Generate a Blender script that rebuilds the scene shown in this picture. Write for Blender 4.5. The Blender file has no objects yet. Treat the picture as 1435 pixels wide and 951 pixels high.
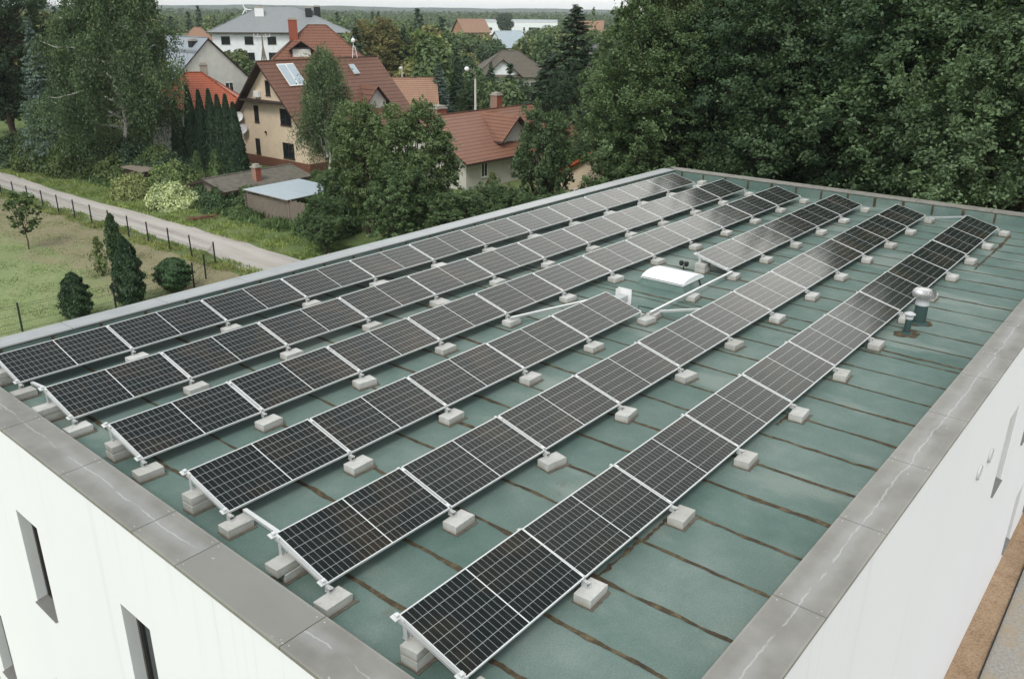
import bpy, bmesh, math, random
import numpy as np
from mathutils import Vector, Matrix, Euler
R = math.radians
sc = bpy.context.scene
COL = sc.collection
rnd = random.Random(7)

# ------------------------------------------------------------------ camera
CAM = Vector((-4.885, -15.498, 6.274)); CROT = Euler((R(68.657), R(-0.547), R(-50.731)))
FPX = 1173.16
CM = CROT.to_matrix()
GZ = -9.0            # ground level; the roof deck lies at DZ
DZ = -0.24
cd = bpy.data.cameras.new('camera'); cam = bpy.data.objects.new('camera', cd); COL.objects.link(cam)
cam.location = CAM; cam.rotation_euler = CROT
cd.sensor_width = 36; cd.lens = FPX / 1435 * 36; cd.clip_start = 0.1; cd.clip_end = 20000
sc.camera = cam

def ray(px, py):
    return CM @ Vector(((px - 717.5) / FPX, -(py - 475.5) / FPX, -1))
def on_z(px, py, z=GZ):
    d = ray(px, py); return CAM + d * ((z - CAM.z) / d.z)
def far(px, py, D):
    d = ray(px, py); return CAM + d * (D / math.hypot(d.x, d.y))

# ------------------------------------------------------------------ node helpers
class NT:
    def __init__(s, name):
        s.m = bpy.data.materials.new(name); s.m.use_nodes = True
        s.t = s.m.node_tree; s.b = s.t.nodes['Principled BSDF']
    def n(s, kind, **kw):
        x = s.t.nodes.new('ShaderNode' + kind)
        for k, v in kw.items():
            if k[0] == '_': setattr(x, k[1:], v)
            else: x.inputs[int(k[1:]) if k[1:].isdigit() else k.replace('__', ' ')].default_value = v
        return x
    def l(s, a, b): s.t.links.new(a, b); return b
    def val(s, sock, v):
        if isinstance(v, (int, float)): sock.default_value = v
        else: s.l(v, sock)
    def math(s, op, a, b=0.0, c=0.0, clamp=False):
        x = s.n('Math', _operation=op, _use_clamp=clamp)
        s.val(x.inputs[0], a); s.val(x.inputs[1], b); s.val(x.inputs[2], c)
        return x.outputs[0]
    def obj(s): return s.n('TexCoord').outputs['Object']
    def uv(s): return s.n('TexCoord').outputs['UV']
    def xyz(s, vec):
        x = s.n('SeparateXYZ'); s.l(vec, x.inputs[0]); return x.outputs
    def noise(s, vec, scale, detail=4, rough=.55, sc3=None):
        if sc3:
            mp = s.n('Mapping'); mp.inputs['Scale'].default_value = sc3; s.l(vec, mp.inputs[0]); vec = mp.outputs[0]
        x = s.n('TexNoise'); x.inputs['Scale'].default_value = scale; x.inputs['Detail'].default_value = detail
        x.inputs['Roughness'].default_value = rough; s.l(vec, x.inputs['Vector']); return x.outputs['Fac']
    def ramp(s, fac, stops):
        x = s.n('ValToRGB'); e = x.color_ramp.elements
        while len(e) < len(stops): e.new(.5)
        for q, (p, c) in zip(e, stops):
            q.position = p; q.color = (*c, 1) if len(c) == 3 else c
        s.l(fac, x.inputs[0]); return x.outputs[0]
    def gate(s, fac, a, b):      # smooth 0..1 between a and b
        x = s.n('MapRange', _interpolation_type='SMOOTHSTEP'); s.val(x.inputs[0], fac)
        x.inputs[1].default_value = a; x.inputs[2].default_value = b; return x.outputs[0]
    def mix(s, fac, a, b, mode='MIX'):
        x = s.n('Mix', _data_type='RGBA', _blend_type=mode)
        s.val(x.inputs[0], fac)
        for i, v in ((6, a), (7, b)):
            if isinstance(v, tuple): x.inputs[i].default_value = (*v, 1)
            else: s.l(v, x.inputs[i])
        return x.outputs[2]
    def bump(s, h, strength=.3, dist=.02):
        x = s.n('Bump'); x.inputs['Strength'].default_value = strength; x.inputs['Distance'].default_value = dist
        s.l(h, x.inputs['Height']); s.l(x.outputs[0], s.b.inputs['Normal'])
    def out(s, col=None, rough=None, spec=None, metal=None):
        if col is not None:
            if isinstance(col, tuple): s.b.inputs['Base Color'].default_value = (*col, 1)
            else: s.l(col, s.b.inputs['Base Color'])
        if rough is not None: s.val(s.b.inputs['Roughness'], rough)
        if spec is not None: s.b.inputs['Specular IOR Level'].default_value = spec
        if metal is not None: s.b.inputs['Metallic'].default_value = metal
        return s.m

def worn(name, c, var=.18, scale=3.0, rough=.75, spec=.3, metal=0, bump=0, fine=40, sc3=None):
    k = NT(name); v = k.obj()
    a = k.noise(v, scale, 5, .6, sc3); f = k.noise(v, fine, 3)
    q = k.math('ADD', k.math('MULTIPLY', a, .7), k.math('MULTIPLY', f, .3))
    col = k.ramp(q, [(.3, tuple(x * (1 - var) for x in c)), (.7, tuple(min(1, x * (1 + var)) for x in c))])
    if bump: k.bump(f, bump, .01)
    return k.out(col, rough, spec, metal)

M = {}
def build_materials():
    # green bitumen roof membrane: granules, blotches, pale water marks
    k = NT('roof_membrane'); v = k.obj(); x, y, z = k.xyz(v)
    a = k.noise(v, .35, 5, .6); b = k.noise(v, 1.6, 6, .65); f = k.noise(v, 160, 2, .7)
    col = k.ramp(k.math('ADD', k.math('MULTIPLY', a, .6), k.math('MULTIPLY', b, .4)),
                 [(.34, (.066, .118, .100)), (.5, (.106, .160, .140)), (.66, (.165, .212, .190))])
    strip = k.n('TexWhiteNoise', _noise_dimensions='1D'); k.l(k.math('FLOOR', k.math('MULTIPLY', k.math('SUBTRACT', x, .5), 1 / .985)), strip.inputs['W'])
    col = k.mix(k.math('MULTIPLY', strip.outputs[0], .16), col, (.25, .28, .26))
    pud = k.gate(k.noise(v, .55, 4, .5, (1, .45, 1)), .56, .64)
    col = k.mix(k.math('MULTIPLY', pud, .4), col, (.25, .285, .255))
    dirt = k.gate(k.noise(v, 2.3, 7, .7), .60, .72)
    col = k.mix(k.math('MULTIPLY', dirt, .5), col, (.115, .115, .09))
    spk = k.gate(k.noise(v, 60, 2, .5), .70, .78)
    col = k.mix(k.math('MULTIPLY', spk, .35), col, (.06, .07, .06))
    g2 = k.noise(v, 38, 3, .75); col = k.mix(.38, col, k.ramp(k.math('ADD', k.math('MULTIPLY', f, .5), k.math('MULTIPLY', g2, .5)), [(.36, (.22, .24, .22)), (.64, (.74, .76, .74))]), 'OVERLAY')
    k.bump(f, .25, .004)
    M['membrane'] = k.out(col, k.math('ADD', k.math('MULTIPLY', pud, -.12), .78), .35)
    k = NT('seam_dirt'); v = k.obj(); a = k.noise(v, 5, 6, .7)
    col = k.ramp(a, [(.3, (.040, .033, .022)), (.5, (.070, .054, .034)), (.66, (.135, .112, .068))])
    M['seam'] = k.out(col, .9, .15)
    # parapet coping sheets with a pale smeared sealant streak
    def coping(name, lo, hi, streak, rough=.5):
        k = NT(name); v = k.obj(); u, w, _ = k.xyz(k.uv())
        a = k.noise(v, 1.3, 6, .62); f = k.noise(v, 90, 2)
        col = k.ramp(k.math('ADD', k.math('MULTIPLY', a, .8), k.math('MULTIPLY', f, .2)), [(.3, lo), (.7, hi)])
        if streak:
            n1 = k.noise(v, 1.6, 4, .6); n2 = k.noise(v, 6, 3)
            off = k.math('ADD', k.math('MULTIPLY', k.math('SUBTRACT', n1, .5), .34), .47)
            d = k.math('ABSOLUTE', k.math('SUBTRACT', w, off))
            wd = k.math('ADD', k.math('MULTIPLY', n2, .022), -.002)
            core = k.math('SUBTRACT', 1, k.gate(k.math('SUBTRACT', d, wd), -.010, .022))
            halo = k.math('SUBTRACT', 1, k.gate(d, .05, .3))
            pres = k.gate(k.noise(v, .9, 2), .38, .5)
            col = k.mix(k.math('MULTIPLY', k.math('MULTIPLY', halo, pres), .22), col, (.42, .43, .43))
            col = k.mix(k.math('MULTIPLY', k.math('MULTIPLY', core, k.gate(k.noise(v, 2.2, 3), .36, .52)), streak), col, (.56, .56, .55))
        sp = k.gate(k.noise(v, 9, 2), .74, .77)
        col = k.mix(k.math('MULTIPLY', sp, .5), col, (.5, .5, .48))
        edge = k.gate(k.math('ABSOLUTE', k.math('SUBTRACT', w, .5)), .44, .5)
        col = k.mix(k.math('MULTIPLY', edge, k.math('MULTIPLY', a, .5)), col, (.36, .34, .28))
        return k.out(col, rough, .5)
    M['coping'] = coping('coping_sheet', (.148, .142, .124), (.252, .244, .220), .36)
    M['coping_plain'] = coping('coping_sheet_plain', (.180, .177, .155), (.215, .212, .188), 0)
    M['coping_pale'] = coping('coping_sheet_pale', (.27, .285, .282), (.335, .35, .345), .12, .5)  # left coping: its grazing sheen is put into a paler base colour
    M['coping_rear'] = worn('coping_weathered', (.215, .205, .175), .35, 4, .6, .4)
    k = NT('white_render'); v = k.obj(); x, y, z = k.xyz(v)
    a = k.noise(v, .5, 4, .5, (1, 1, .25)); f = k.noise(v, 60, 3)
    run = k.gate(k.noise(v, 3, 3, .5, (1, 1, .03)), .6, .8)
    col = k.ramp(a, [(.3, (.800, .795, .803)), (.7, (.825, .82, .826))])
    dr = k.math('MULTIPLY', k.gate(k.noise(v, 9, 3, .6, (1, 1, .02)), .56, .72), k.gate(z, -2.0, .15)); col = k.mix(k.math('ADD', k.math('MULTIPLY', run, .2), k.math('MULTIPLY', dr, .2), 0, True), col, (.55, .555, .53)); k.bump(f, .12, .004)
    M['render_white'] = k.out(col, .85, .2)
    M['reveal'] = worn('render_reveal', (.62, .63, .62), .06, 2)
    M['sill'] = worn('sill_metal', (.16, .155, .145), .15, 4, .45, .5)
    M['window_frame'] = worn('window_frame_dark', (.05, .048, .045), .1, 8, .4, .5)
    M['frame_beige'] = worn('window_frame_beige', (.30, .27, .22), .1, 8, .4, .5)
    k = NT('window_glass'); M['glass'] = k.out((.015, .018, .02), .06, .6)
    # photovoltaic laminate; local x along, y up the slope
    k = NT('solar_cells'); x, y, z = k.xyz(k.obj())
    PL, PW, b = 2.095, 1.01, .0145
    hx = k.math('SUBTRACT', k.math('ABSOLUTE', k.math('SUBTRACT', x, PL / 2)), .007)
    cw = (PL / 2 - b - .007) / 12; ch = (PW - 2 * b) / 6
    def line(c, pitch, w):
        fr = k.math('FRACT', k.math('DIVIDE', c, pitch))
        d = k.math('MULTIPLY', k.math('MINIMUM', fr, k.math('SUBTRACT', 1, fr)), pitch)
        return k.math('SUBTRACT', 1, k.gate(d, w * .5, w * .5 + .0012))
    lx = line(hx, cw, .0034); ly = line(k.math('SUBTRACT', y, b), ch, .0048)
    mid = k.math('SUBTRACT', 1, k.gate(hx, 0, .001))
    rim = k.math('MAXIMUM', k.gate(hx, PL / 2 - b - .0075, PL / 2 - b - .0065), k.math('ADD', k.math('LESS_THAN', y, b), k.math('GREATER_THAN', y, PW - b)))
    ln = k.math('MAXIMUM', k.math('MULTIPLY', lx, .85), ly); wht = k.math('MAXIMUM', mid, rim, clamp=True)
    bus = k.math('MULTIPLY', line(k.math('SUBTRACT', y, b), ch / 9, .0008), .04)
    wn = k.n('TexWhiteNoise', _noise_dimensions='4D')
    cc = k.n('CombineXYZ'); k.l(k.math('FLOOR', k.math('DIVIDE', x, cw)), cc.inputs[0]); k.l(k.math('FLOOR', k.math('DIVIDE', k.math('SUBTRACT', y, b), ch)), cc.inputs[1])
    k.l(cc.outputs[0], wn.inputs['Vector']); k.l(k.n('ObjectInfo').outputs['Random'], wn.inputs['W'])
    cell = k.mix(wn.outputs[0], (.0030, .0066, .0066), (.0062, .0092, .0088))
    loc = k.n('ObjectInfo').outputs['Location']; ad = k.n('VectorMath', _operation='ADD'); k.l(loc, ad.inputs[0]); k.l(k.obj(), ad.inputs[1])
    blot = k.math('MULTIPLY', k.gate(k.noise(ad.outputs[0], .9, 3), .44, .70), k.math('ADD', .35, k.math('MULTIPLY', k.n('ObjectInfo').outputs['Random'], .65)))
    cell = k.mix(k.math('MULTIPLY', blot, .8), cell, (.036, .024, .013))
    cell = k.mix(bus, cell, (.3, .3, .28))
    col = k.mix(k.math('MULTIPLY', ln, .8), cell, (.40, .42, .40)); col = k.mix(wht, col, (.62, .64, .62))
    dust = k.noise(ad.outputs[0], 6, 5, .7)
    col = k.mix(k.math('MULTIPLY', k.gate(dust, .45, .8), .013), col, (.45, .42, .36))
    M['cells'] = k.out(col, k.math('ADD', .07, k.math('MULTIPLY', dust, .12)), .235)
    M['alu'] = worn('aluminium_frame', (.66, .67, .655), .06, 6, .42, .5, .25)
    M['alu_rail'] = worn('aluminium_rail', (.55, .555, .54), .1, 6, .45, .5, .4)
    M['galv'] = worn('galvanised_tray', (.50, .51, .50), .12, 8, .5, .5, .35)
    k = NT('concrete_block'); v = k.obj(); oi = k.n('ObjectInfo')
    ad = k.n('VectorMath', _operation='ADD'); k.l(v, ad.inputs[0]); k.l(oi.outputs['Location'], ad.inputs[1]); v = ad.outputs[0]
    a = k.noise(v, 5, 6, .65); f = k.noise(v, 70, 3, .7); z = k.xyz(k.obj())[2]
    col = k.ramp(k.math('ADD', k.math('MULTIPLY', a, .6), k.math('MULTIPLY', f, .4)), [(.32, (.37, .36, .32)), (.5, (.51, .505, .475)), (.7, (.61, .605, .575))])
    stain = k.math('MULTIPLY', k.math('SUBTRACT', 1, k.gate(k.math('ADD', z, k.math('MULTIPLY', a, .06)), .03, .10)), .55)
    col = k.mix(stain, col, (.27, .235, .155)); col = k.mix(k.math('MULTIPLY', oi.outputs['Random'], .42), col, (.30, .285, .245)); k.bump(f, .6, .008)
    M['concrete'] = k.out(col, .9, .2)
    M['pad'] = worn('rubber_pad', (.125, .112, .09), .4, 9, .9, .2)
    # pitched roofs, UV in metres: u along the eave, v down the slope
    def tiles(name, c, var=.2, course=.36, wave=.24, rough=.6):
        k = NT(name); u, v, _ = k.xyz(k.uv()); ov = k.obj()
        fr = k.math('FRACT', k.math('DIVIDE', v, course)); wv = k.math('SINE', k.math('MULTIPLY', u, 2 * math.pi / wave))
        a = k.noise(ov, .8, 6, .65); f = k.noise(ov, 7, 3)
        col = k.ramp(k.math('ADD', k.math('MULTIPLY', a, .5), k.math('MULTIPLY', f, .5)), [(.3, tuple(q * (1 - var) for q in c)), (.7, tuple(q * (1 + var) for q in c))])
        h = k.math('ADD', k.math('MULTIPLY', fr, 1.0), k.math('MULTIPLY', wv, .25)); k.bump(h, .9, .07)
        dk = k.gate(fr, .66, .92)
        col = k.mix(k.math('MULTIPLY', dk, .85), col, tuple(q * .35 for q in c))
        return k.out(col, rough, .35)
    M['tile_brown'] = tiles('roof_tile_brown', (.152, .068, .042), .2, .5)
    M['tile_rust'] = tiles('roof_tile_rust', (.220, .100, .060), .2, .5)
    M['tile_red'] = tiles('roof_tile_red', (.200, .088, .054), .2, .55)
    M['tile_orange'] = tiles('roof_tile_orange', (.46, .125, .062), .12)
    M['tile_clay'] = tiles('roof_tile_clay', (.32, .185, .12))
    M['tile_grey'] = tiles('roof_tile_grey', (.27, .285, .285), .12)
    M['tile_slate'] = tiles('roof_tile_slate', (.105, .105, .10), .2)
    M['tile_taupe'] = tiles('roof_tile_taupe', (.125, .108, .08), .2)
    M['sheet_grey'] = tiles('roof_sheet_grey', (.26, .29, .31), .08, 3.0, .5, .45)
    M['sheet_blue'] = worn('roof_sheet_pale_blue', (.36, .42, .45), .1, 1.5, .45, .5)
    M['felt'] = worn('roof_felt_weathered', (.13, .118, .095), .35, 2.2, .9, .2)
    for n, c in dict(plaster_beige=(.66, .53, .385), plaster_cream=(.60, .585, .54), plaster_white=(.74, .76, .76), plaster_grey=(.50, .475, .42),
                     wood_dark=(.045, .03, .022), brick_foot=(.16, .07, .045), timber_grey=(.20, .165, .13), white_paint=(.74, .74, .72), steel=(.5, .5, .5),
                     black_metal=(.02, .021, .022), lamp_concrete=(.52, .51, .47), orange_wall=(.36, .19, .10), fascia_red=(.40, .075, .035),
                     grey_plastic=(.45, .46, .46), flue_green=(.035, .065, .06), chimney_cap=(.33, .30, .25)).items():
        M[n] = worn(n, c, .12, 1.2)
    k = NT('brick_red'); v = k.obj(); t = k.n('TexBrick'); k.l(v, t.inputs[0])
    t.inputs['Color1'].default_value = (.30, .075, .04, 1); t.inputs['Color2'].default_value = (.22, .06, .035, 1); t.inputs['Mortar'].default_value = (.30, .25, .2, 1)
    t.inputs['Scale'].default_value = 4; M['brick'] = k.out(t.outputs[0], .9, .2)
    M['chrome'] = worn('polished_aluminium', (.60, .60, .585), .15, 5, .38, .5, .7)
    k = NT('opal_acrylic'); M['opal'] = k.out((.86, .88, .88), .25, .5)
    # vegetation: object colour carries the species' own hue
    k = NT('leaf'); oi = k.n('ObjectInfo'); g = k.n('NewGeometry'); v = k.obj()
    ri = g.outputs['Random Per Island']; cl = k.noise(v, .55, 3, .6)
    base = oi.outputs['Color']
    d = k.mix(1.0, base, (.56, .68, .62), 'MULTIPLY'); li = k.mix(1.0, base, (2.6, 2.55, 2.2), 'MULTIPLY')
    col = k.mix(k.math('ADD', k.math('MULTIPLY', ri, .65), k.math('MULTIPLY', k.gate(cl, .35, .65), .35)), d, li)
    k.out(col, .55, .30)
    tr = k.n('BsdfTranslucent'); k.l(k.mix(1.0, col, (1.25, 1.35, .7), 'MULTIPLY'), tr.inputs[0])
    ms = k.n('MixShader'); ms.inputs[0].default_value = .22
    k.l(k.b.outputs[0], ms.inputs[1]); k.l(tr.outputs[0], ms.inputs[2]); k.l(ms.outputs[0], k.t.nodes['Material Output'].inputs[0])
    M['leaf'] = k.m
    M['bark'] = worn('bark_brown', (.085, .065, .048), .4, 4, .95, .1, sc3=(1, 1, .2))
    k = NT('bark_birch'); v = k.obj(); a = k.gate(k.noise(v, 3, 4, .6, (1, 1, 3)), .56, .66)
    M['birch_bark'] = k.out(k.mix(a, (.56, .53, .47), (.06, .05, .045)), .8, .2)
    # ground
    k = NT('grass_ground'); v = k.obj(); x, y, z = k.xyz(v)
    a = k.noise(v, .06, 6, .6); b = k.noise(v, .5, 6, .65); f = k.noise(v, 14, 4, .7)
    col = k.ramp(k.math('ADD', k.math('MULTIPLY', a, .5), k.math('MULTIPLY', b, .5)), [(.35, (.075, .12, .042)), (.52, (.125, .165, .062)), (.66, (.19, .19, .085))])
    fn = k.math('ADD', x, k.math('MULTIPLY', k.math('SUBTRACT', b, .5), 9))
    lawn = k.math('MULTIPLY', k.math('LESS_THAN', x, 23.0), k.gate(y, -5, 0))
    stripe = k.gate(k.math('SINE', k.math('MULTIPLY', k.math('ADD', k.math('MULTIPLY', x, .9), k.math('MULTIPLY', y, -.45)), 3.6)), -.6, .6)
    lc = k.mix(k.math('MULTIPLY', stripe, .35), (.185, .245, .105), (.235, .275, .135))
    lc = k.mix(k.math('MULTIPLY', b, .5), lc, (.26, .26, .135))
    dry = k.math('MULTIPLY', k.gate(fn, 13.0, 19.0), k.gate(k.math('ADD', k.noise(v, .22, 5, .6), k.math('MULTIPLY', k.gate(fn, 15, 21), .25)), .42, .62))
    lc = k.mix(dry, lc, k.mix(b, (.18, .165, .095), (.28, .25, .16)))
    col = k.mix(lawn, col, lc)
    f2 = k.noise(v, 3.2, 5, .75); col = k.mix(.55, col, k.ramp(k.math('ADD', k.math('MULTIPLY', f, .5), k.math('MULTIPLY', f2, .5)), [(.34, (.22, .22, .2)), (.66, (.78, .78, .76))]), 'OVERLAY'); k.bump(f, .7, .06)
    M['ground'] = k.out(col, .95, .1)
    k = NT('gravel_road'); v = k.obj(); x, y, z = k.xyz(v); a = k.noise(v, .4, 6, .65, (2.2, .5, 1)); f = k.noise(v, 22, 4, .75)
    u = k.xyz(k.uv())[0]
    tr_ = k.math('SUBTRACT', 1, k.gate(k.math('ABSOLUTE', k.math('SUBTRACT', k.math('ABSOLUTE', k.math('SUBTRACT', u, .5)), .22)), .05, .15))
    col = k.ramp(k.math('ADD', k.math('MULTIPLY', a, .65), k.math('MULTIPLY', f, .35)), [(.3, (.28, .255, .22)), (.5, (.39, .36, .32)), (.7, (.47, .44, .40))])
    col = k.mix(k.math('MULTIPLY', tr_, .3), col, (.50, .475, .44)); k.bump(f, .5, .03)
    M['road'] = k.out(col, .95, .1)
    k = NT('bark_mulch'); v = k.obj(); f = k.noise(v, 14, 6, .8); a = k.noise(v, 1.5, 5)
    col = k.ramp(k.math('ADD', k.math('MULTIPLY', f, .7), k.math('MULTIPLY', a, .3)), [(.34, (.17, .11, .065)), (.5, (.34, .235, .15)), (.66, (.47, .35, .235))]); k.bump(f, .8, .05)
    M['mulch'] = k.out(col, .95, .1)
    k = NT('packed_gravel'); v = k.obj(); f = k.noise(v, 12, 6, .8); a = k.noise(v, 1.2, 6, .7)
    col = k.ramp(f, [(.3, (.20, .19, .17)), (.7, (.42, .40, .36))]); col = k.mix(k.math('MULTIPLY', k.gate(a, .45, .7), .7), col, (.36, .28, .19)); k.bump(f, .6, .04)
    M['gravel'] = k.out(col, .95, .1)
    M['hill'] = worn('wooded_hill', (.055, .075, .05), .35, .02, 1, .05, fine=.15)

# ------------------------------------------------------------------ mesh helpers
class MB:
    def __init__(s): s.v = []; s.f = []; s.m = []; s.uv = {}
    def face(s, pts, mi=0, uv=None):
        i = len(s.v); s.v += [tuple(p) for p in pts]
        if uv: s.uv[len(s.f)] = uv
        s.f.append(tuple(range(i, i + len(pts)))); s.m.append(mi)
    def hexa(s, P, mi=0):     # P: 4 bottom ccw, 4 top ccw
        i = len(s.v); s.v += [tuple(p) for p in P]
        for q in ((3, 2, 1, 0), (4, 5, 6, 7), (0, 1, 5, 4), (1, 2, 6, 5), (2, 3, 7, 6), (3, 0, 4, 7)):
            s.f.append(tuple(i + k for k in q)); s.m.append(mi)
    def box(s, a, b, mi=0):
        (x0, y0, z0), (x1, y1, z1) = a, b
        x0, x1 = sorted((x0, x1)); y0, y1 = sorted((y0, y1)); z0, z1 = sorted((z0, z1))
        s.hexa([(x0, y0, z0), (x1, y0, z0), (x1, y1, z0), (x0, y1, z0), (x0, y0, z1), (x1, y0, z1), (x1, y1, z1), (x0, y1, z1)], mi)
    def beam(s, p, q, w, h, mi=0, up=(0, 0, 1)):
        p, q = Vector(p), Vector(q); d = (q - p).normalized(); u = Vector(up)
        r = d.cross(u)
        if r.length < 1e-4: r = d.cross(Vector((1, 0, 0)))
        r.normalize(); u = r.cross(d); a, b = r * w / 2, u * h / 2
        s.hexa([p - a - b, q - a - b, q + a - b, p + a - b, p - a + b, q - a + b, q + a + b, p + a + b], mi)
    def tube(s, pts, rad, n=8, mi=0, cap=True):
        pts = [Vector(p) for p in pts]
        if not hasattr(rad, '__len__'): rad = [rad] * len(pts)
        base = len(s.v); ref = None
        for i, p in enumerate(pts):
            d = (pts[min(i + 1, len(pts) - 1)] - pts[max(i - 1, 0)]).normalized()
            if ref is None: ref = d.orthogonal().normalized()
            ref = (ref - d * ref.dot(d)); ref = ref.normalized() if ref.length > 1e-5 else d.orthogonal().normalized()
            e = d.cross(ref)
            for k in range(n):
                t = 2 * math.pi * k / n; s.v.append(tuple(p + (ref * math.cos(t) + e * math.sin(t)) * rad[i]))
        for i in range(len(pts) - 1):
            for k in range(n):
                a = base + i * n + k; b = base + i * n + (k + 1) % n
                s.f.append((a, b, b + n, a + n)); s.m.append(mi)
        if cap:
            s.f.append(tuple(base + k for k in range(n))[::-1]); s.m.append(mi)
            s.f.append(tuple(base + (len(pts) - 1) * n + k for k in range(n))); s.m.append(mi)
    def lathe(s, prof, n=20, c=(0, 0, 0), mi=0):
        base = len(s.v)
        for r, z in prof:
            for k in range(n):
                t = 2 * math.pi * k / n; s.v.append((c[0] + r * math.cos(t), c[1] + r * math.sin(t), c[2] + z))
        for i in range(len(prof) - 1):
            for k in range(n):
                a = base + i * n + k; b = base + i * n + (k + 1) % n
                s.f.append((a, b, b + n, a + n)); s.m.append(mi)
    def mesh(s, name, mats, bevel=0, smooth=False):
        me = bpy.data.meshes.new(name); me.from_pydata(s.v, [], s.f); me.polygons.foreach_set('material_index', s.m)
        if s.uv:
            L = me.uv_layers.new(name='UVMap')
            for fi, uv in s.uv.items():
                p = me.polygons[fi]
                for li, q in zip(p.loop_indices, uv): L.data[li].uv = q
        for m in mats: me.materials.append(M[m])
        if bevel:
            bm = bmesh.new(); bm.from_mesh(me); bmesh.ops.remove_doubles(bm, verts=bm.verts, dist=1e-5)
            bmesh.ops.bevel(bm, geom=list(bm.edges), offset=bevel, segments=2, affect='EDGES', profile=.6); bm.to_mesh(me); bm.free()
        if smooth: me.polygons.foreach_set('use_smooth', [True] * len(me.polygons))
        me.update(); return me
    def obj(s, name, mats, parent=None, **kw):
        return link(name, s.mesh(name, [mats] if isinstance(mats, str) else mats, **kw), parent)
def link(name, me, parent=None, loc=None):
    o = bpy.data.objects.new(name, me); COL.objects.link(o)
    if parent: o.parent = parent
    if loc: o.location = loc
    return o
def tag(o, label=None, cat=None, group=None, kind=None):
    for k, v in (('label', label), ('category', cat), ('group', group), ('kind', kind)):
        if v: o[k] = v
    return o
def thing(name, label, cat, loc=(0, 0, 0), rz=0, group=None):
    o = bpy.data.objects.new(name, None); COL.objects.link(o); o.location = loc; o.rotation_euler = (0, 0, rz); o.empty_display_size = .2
    return tag(o, label, cat, group)

def quads_mesh(name, V, mat):
    n = len(V) // 4; me = bpy.data.meshes.new(name)
    me.vertices.add(4 * n); me.vertices.foreach_set('co', np.ascontiguousarray(V, dtype=np.float32).ravel())
    me.loops.add(4 * n); me.loops.foreach_set('vertex_index', np.arange(4 * n, dtype=np.int32))
    me.polygons.add(n); me.polygons.foreach_set('loop_start', np.arange(0, 4 * n, 4, dtype=np.int32))
    me.update(calc_edges=True); me.materials.append(mat); return me

# ------------------------------------------------------------------ foliage
def nrm(a): return a / (np.linalg.norm(a, axis=-1, keepdims=True) + 1e-9)
def leaves(C, N, size, rng, stretch=1.7, D=None, fold=.25):
    """kite-shaped, folded leaf sprays at C facing N; D = the way the tip points"""
    n = len(C); N = nrm(N)
    if D is None: D = rng.normal(size=(n, 3))
    T = nrm(D - N * np.sum(D * N, 1, keepdims=True)); B = np.cross(N, T)
    s = (size * rng.uniform(.65, 1.35, n))[:, None]
    V = np.empty((n, 4, 3))
    V[:, 0] = C - T * s * stretch * .5
    V[:, 1] = C + B * s * .5 + T * s * .08 + N * s * fold * .5
    V[:, 2] = C + T * s * stretch * .5 - N * s * fold * rng.uniform(0, 1.4, (n, 1))
    V[:, 3] = C - B * s * .5 + T * s * .08 + N * s * fold * .5
    return V.reshape(-1, 3)
def sph(rng, n): return nrm(rng.normal(size=(n, 3)))

def limb_pts(a, b, rng, k=5, wob=.06):
    a, b = np.array(a), np.array(b); L = np.linalg.norm(b - a); t = np.linspace(0, 1, k)
    P = a + (b - a) * t[:, None]; P[1:-1] += rng.normal(size=(k - 2, 3)) * L * wob; return P

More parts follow.
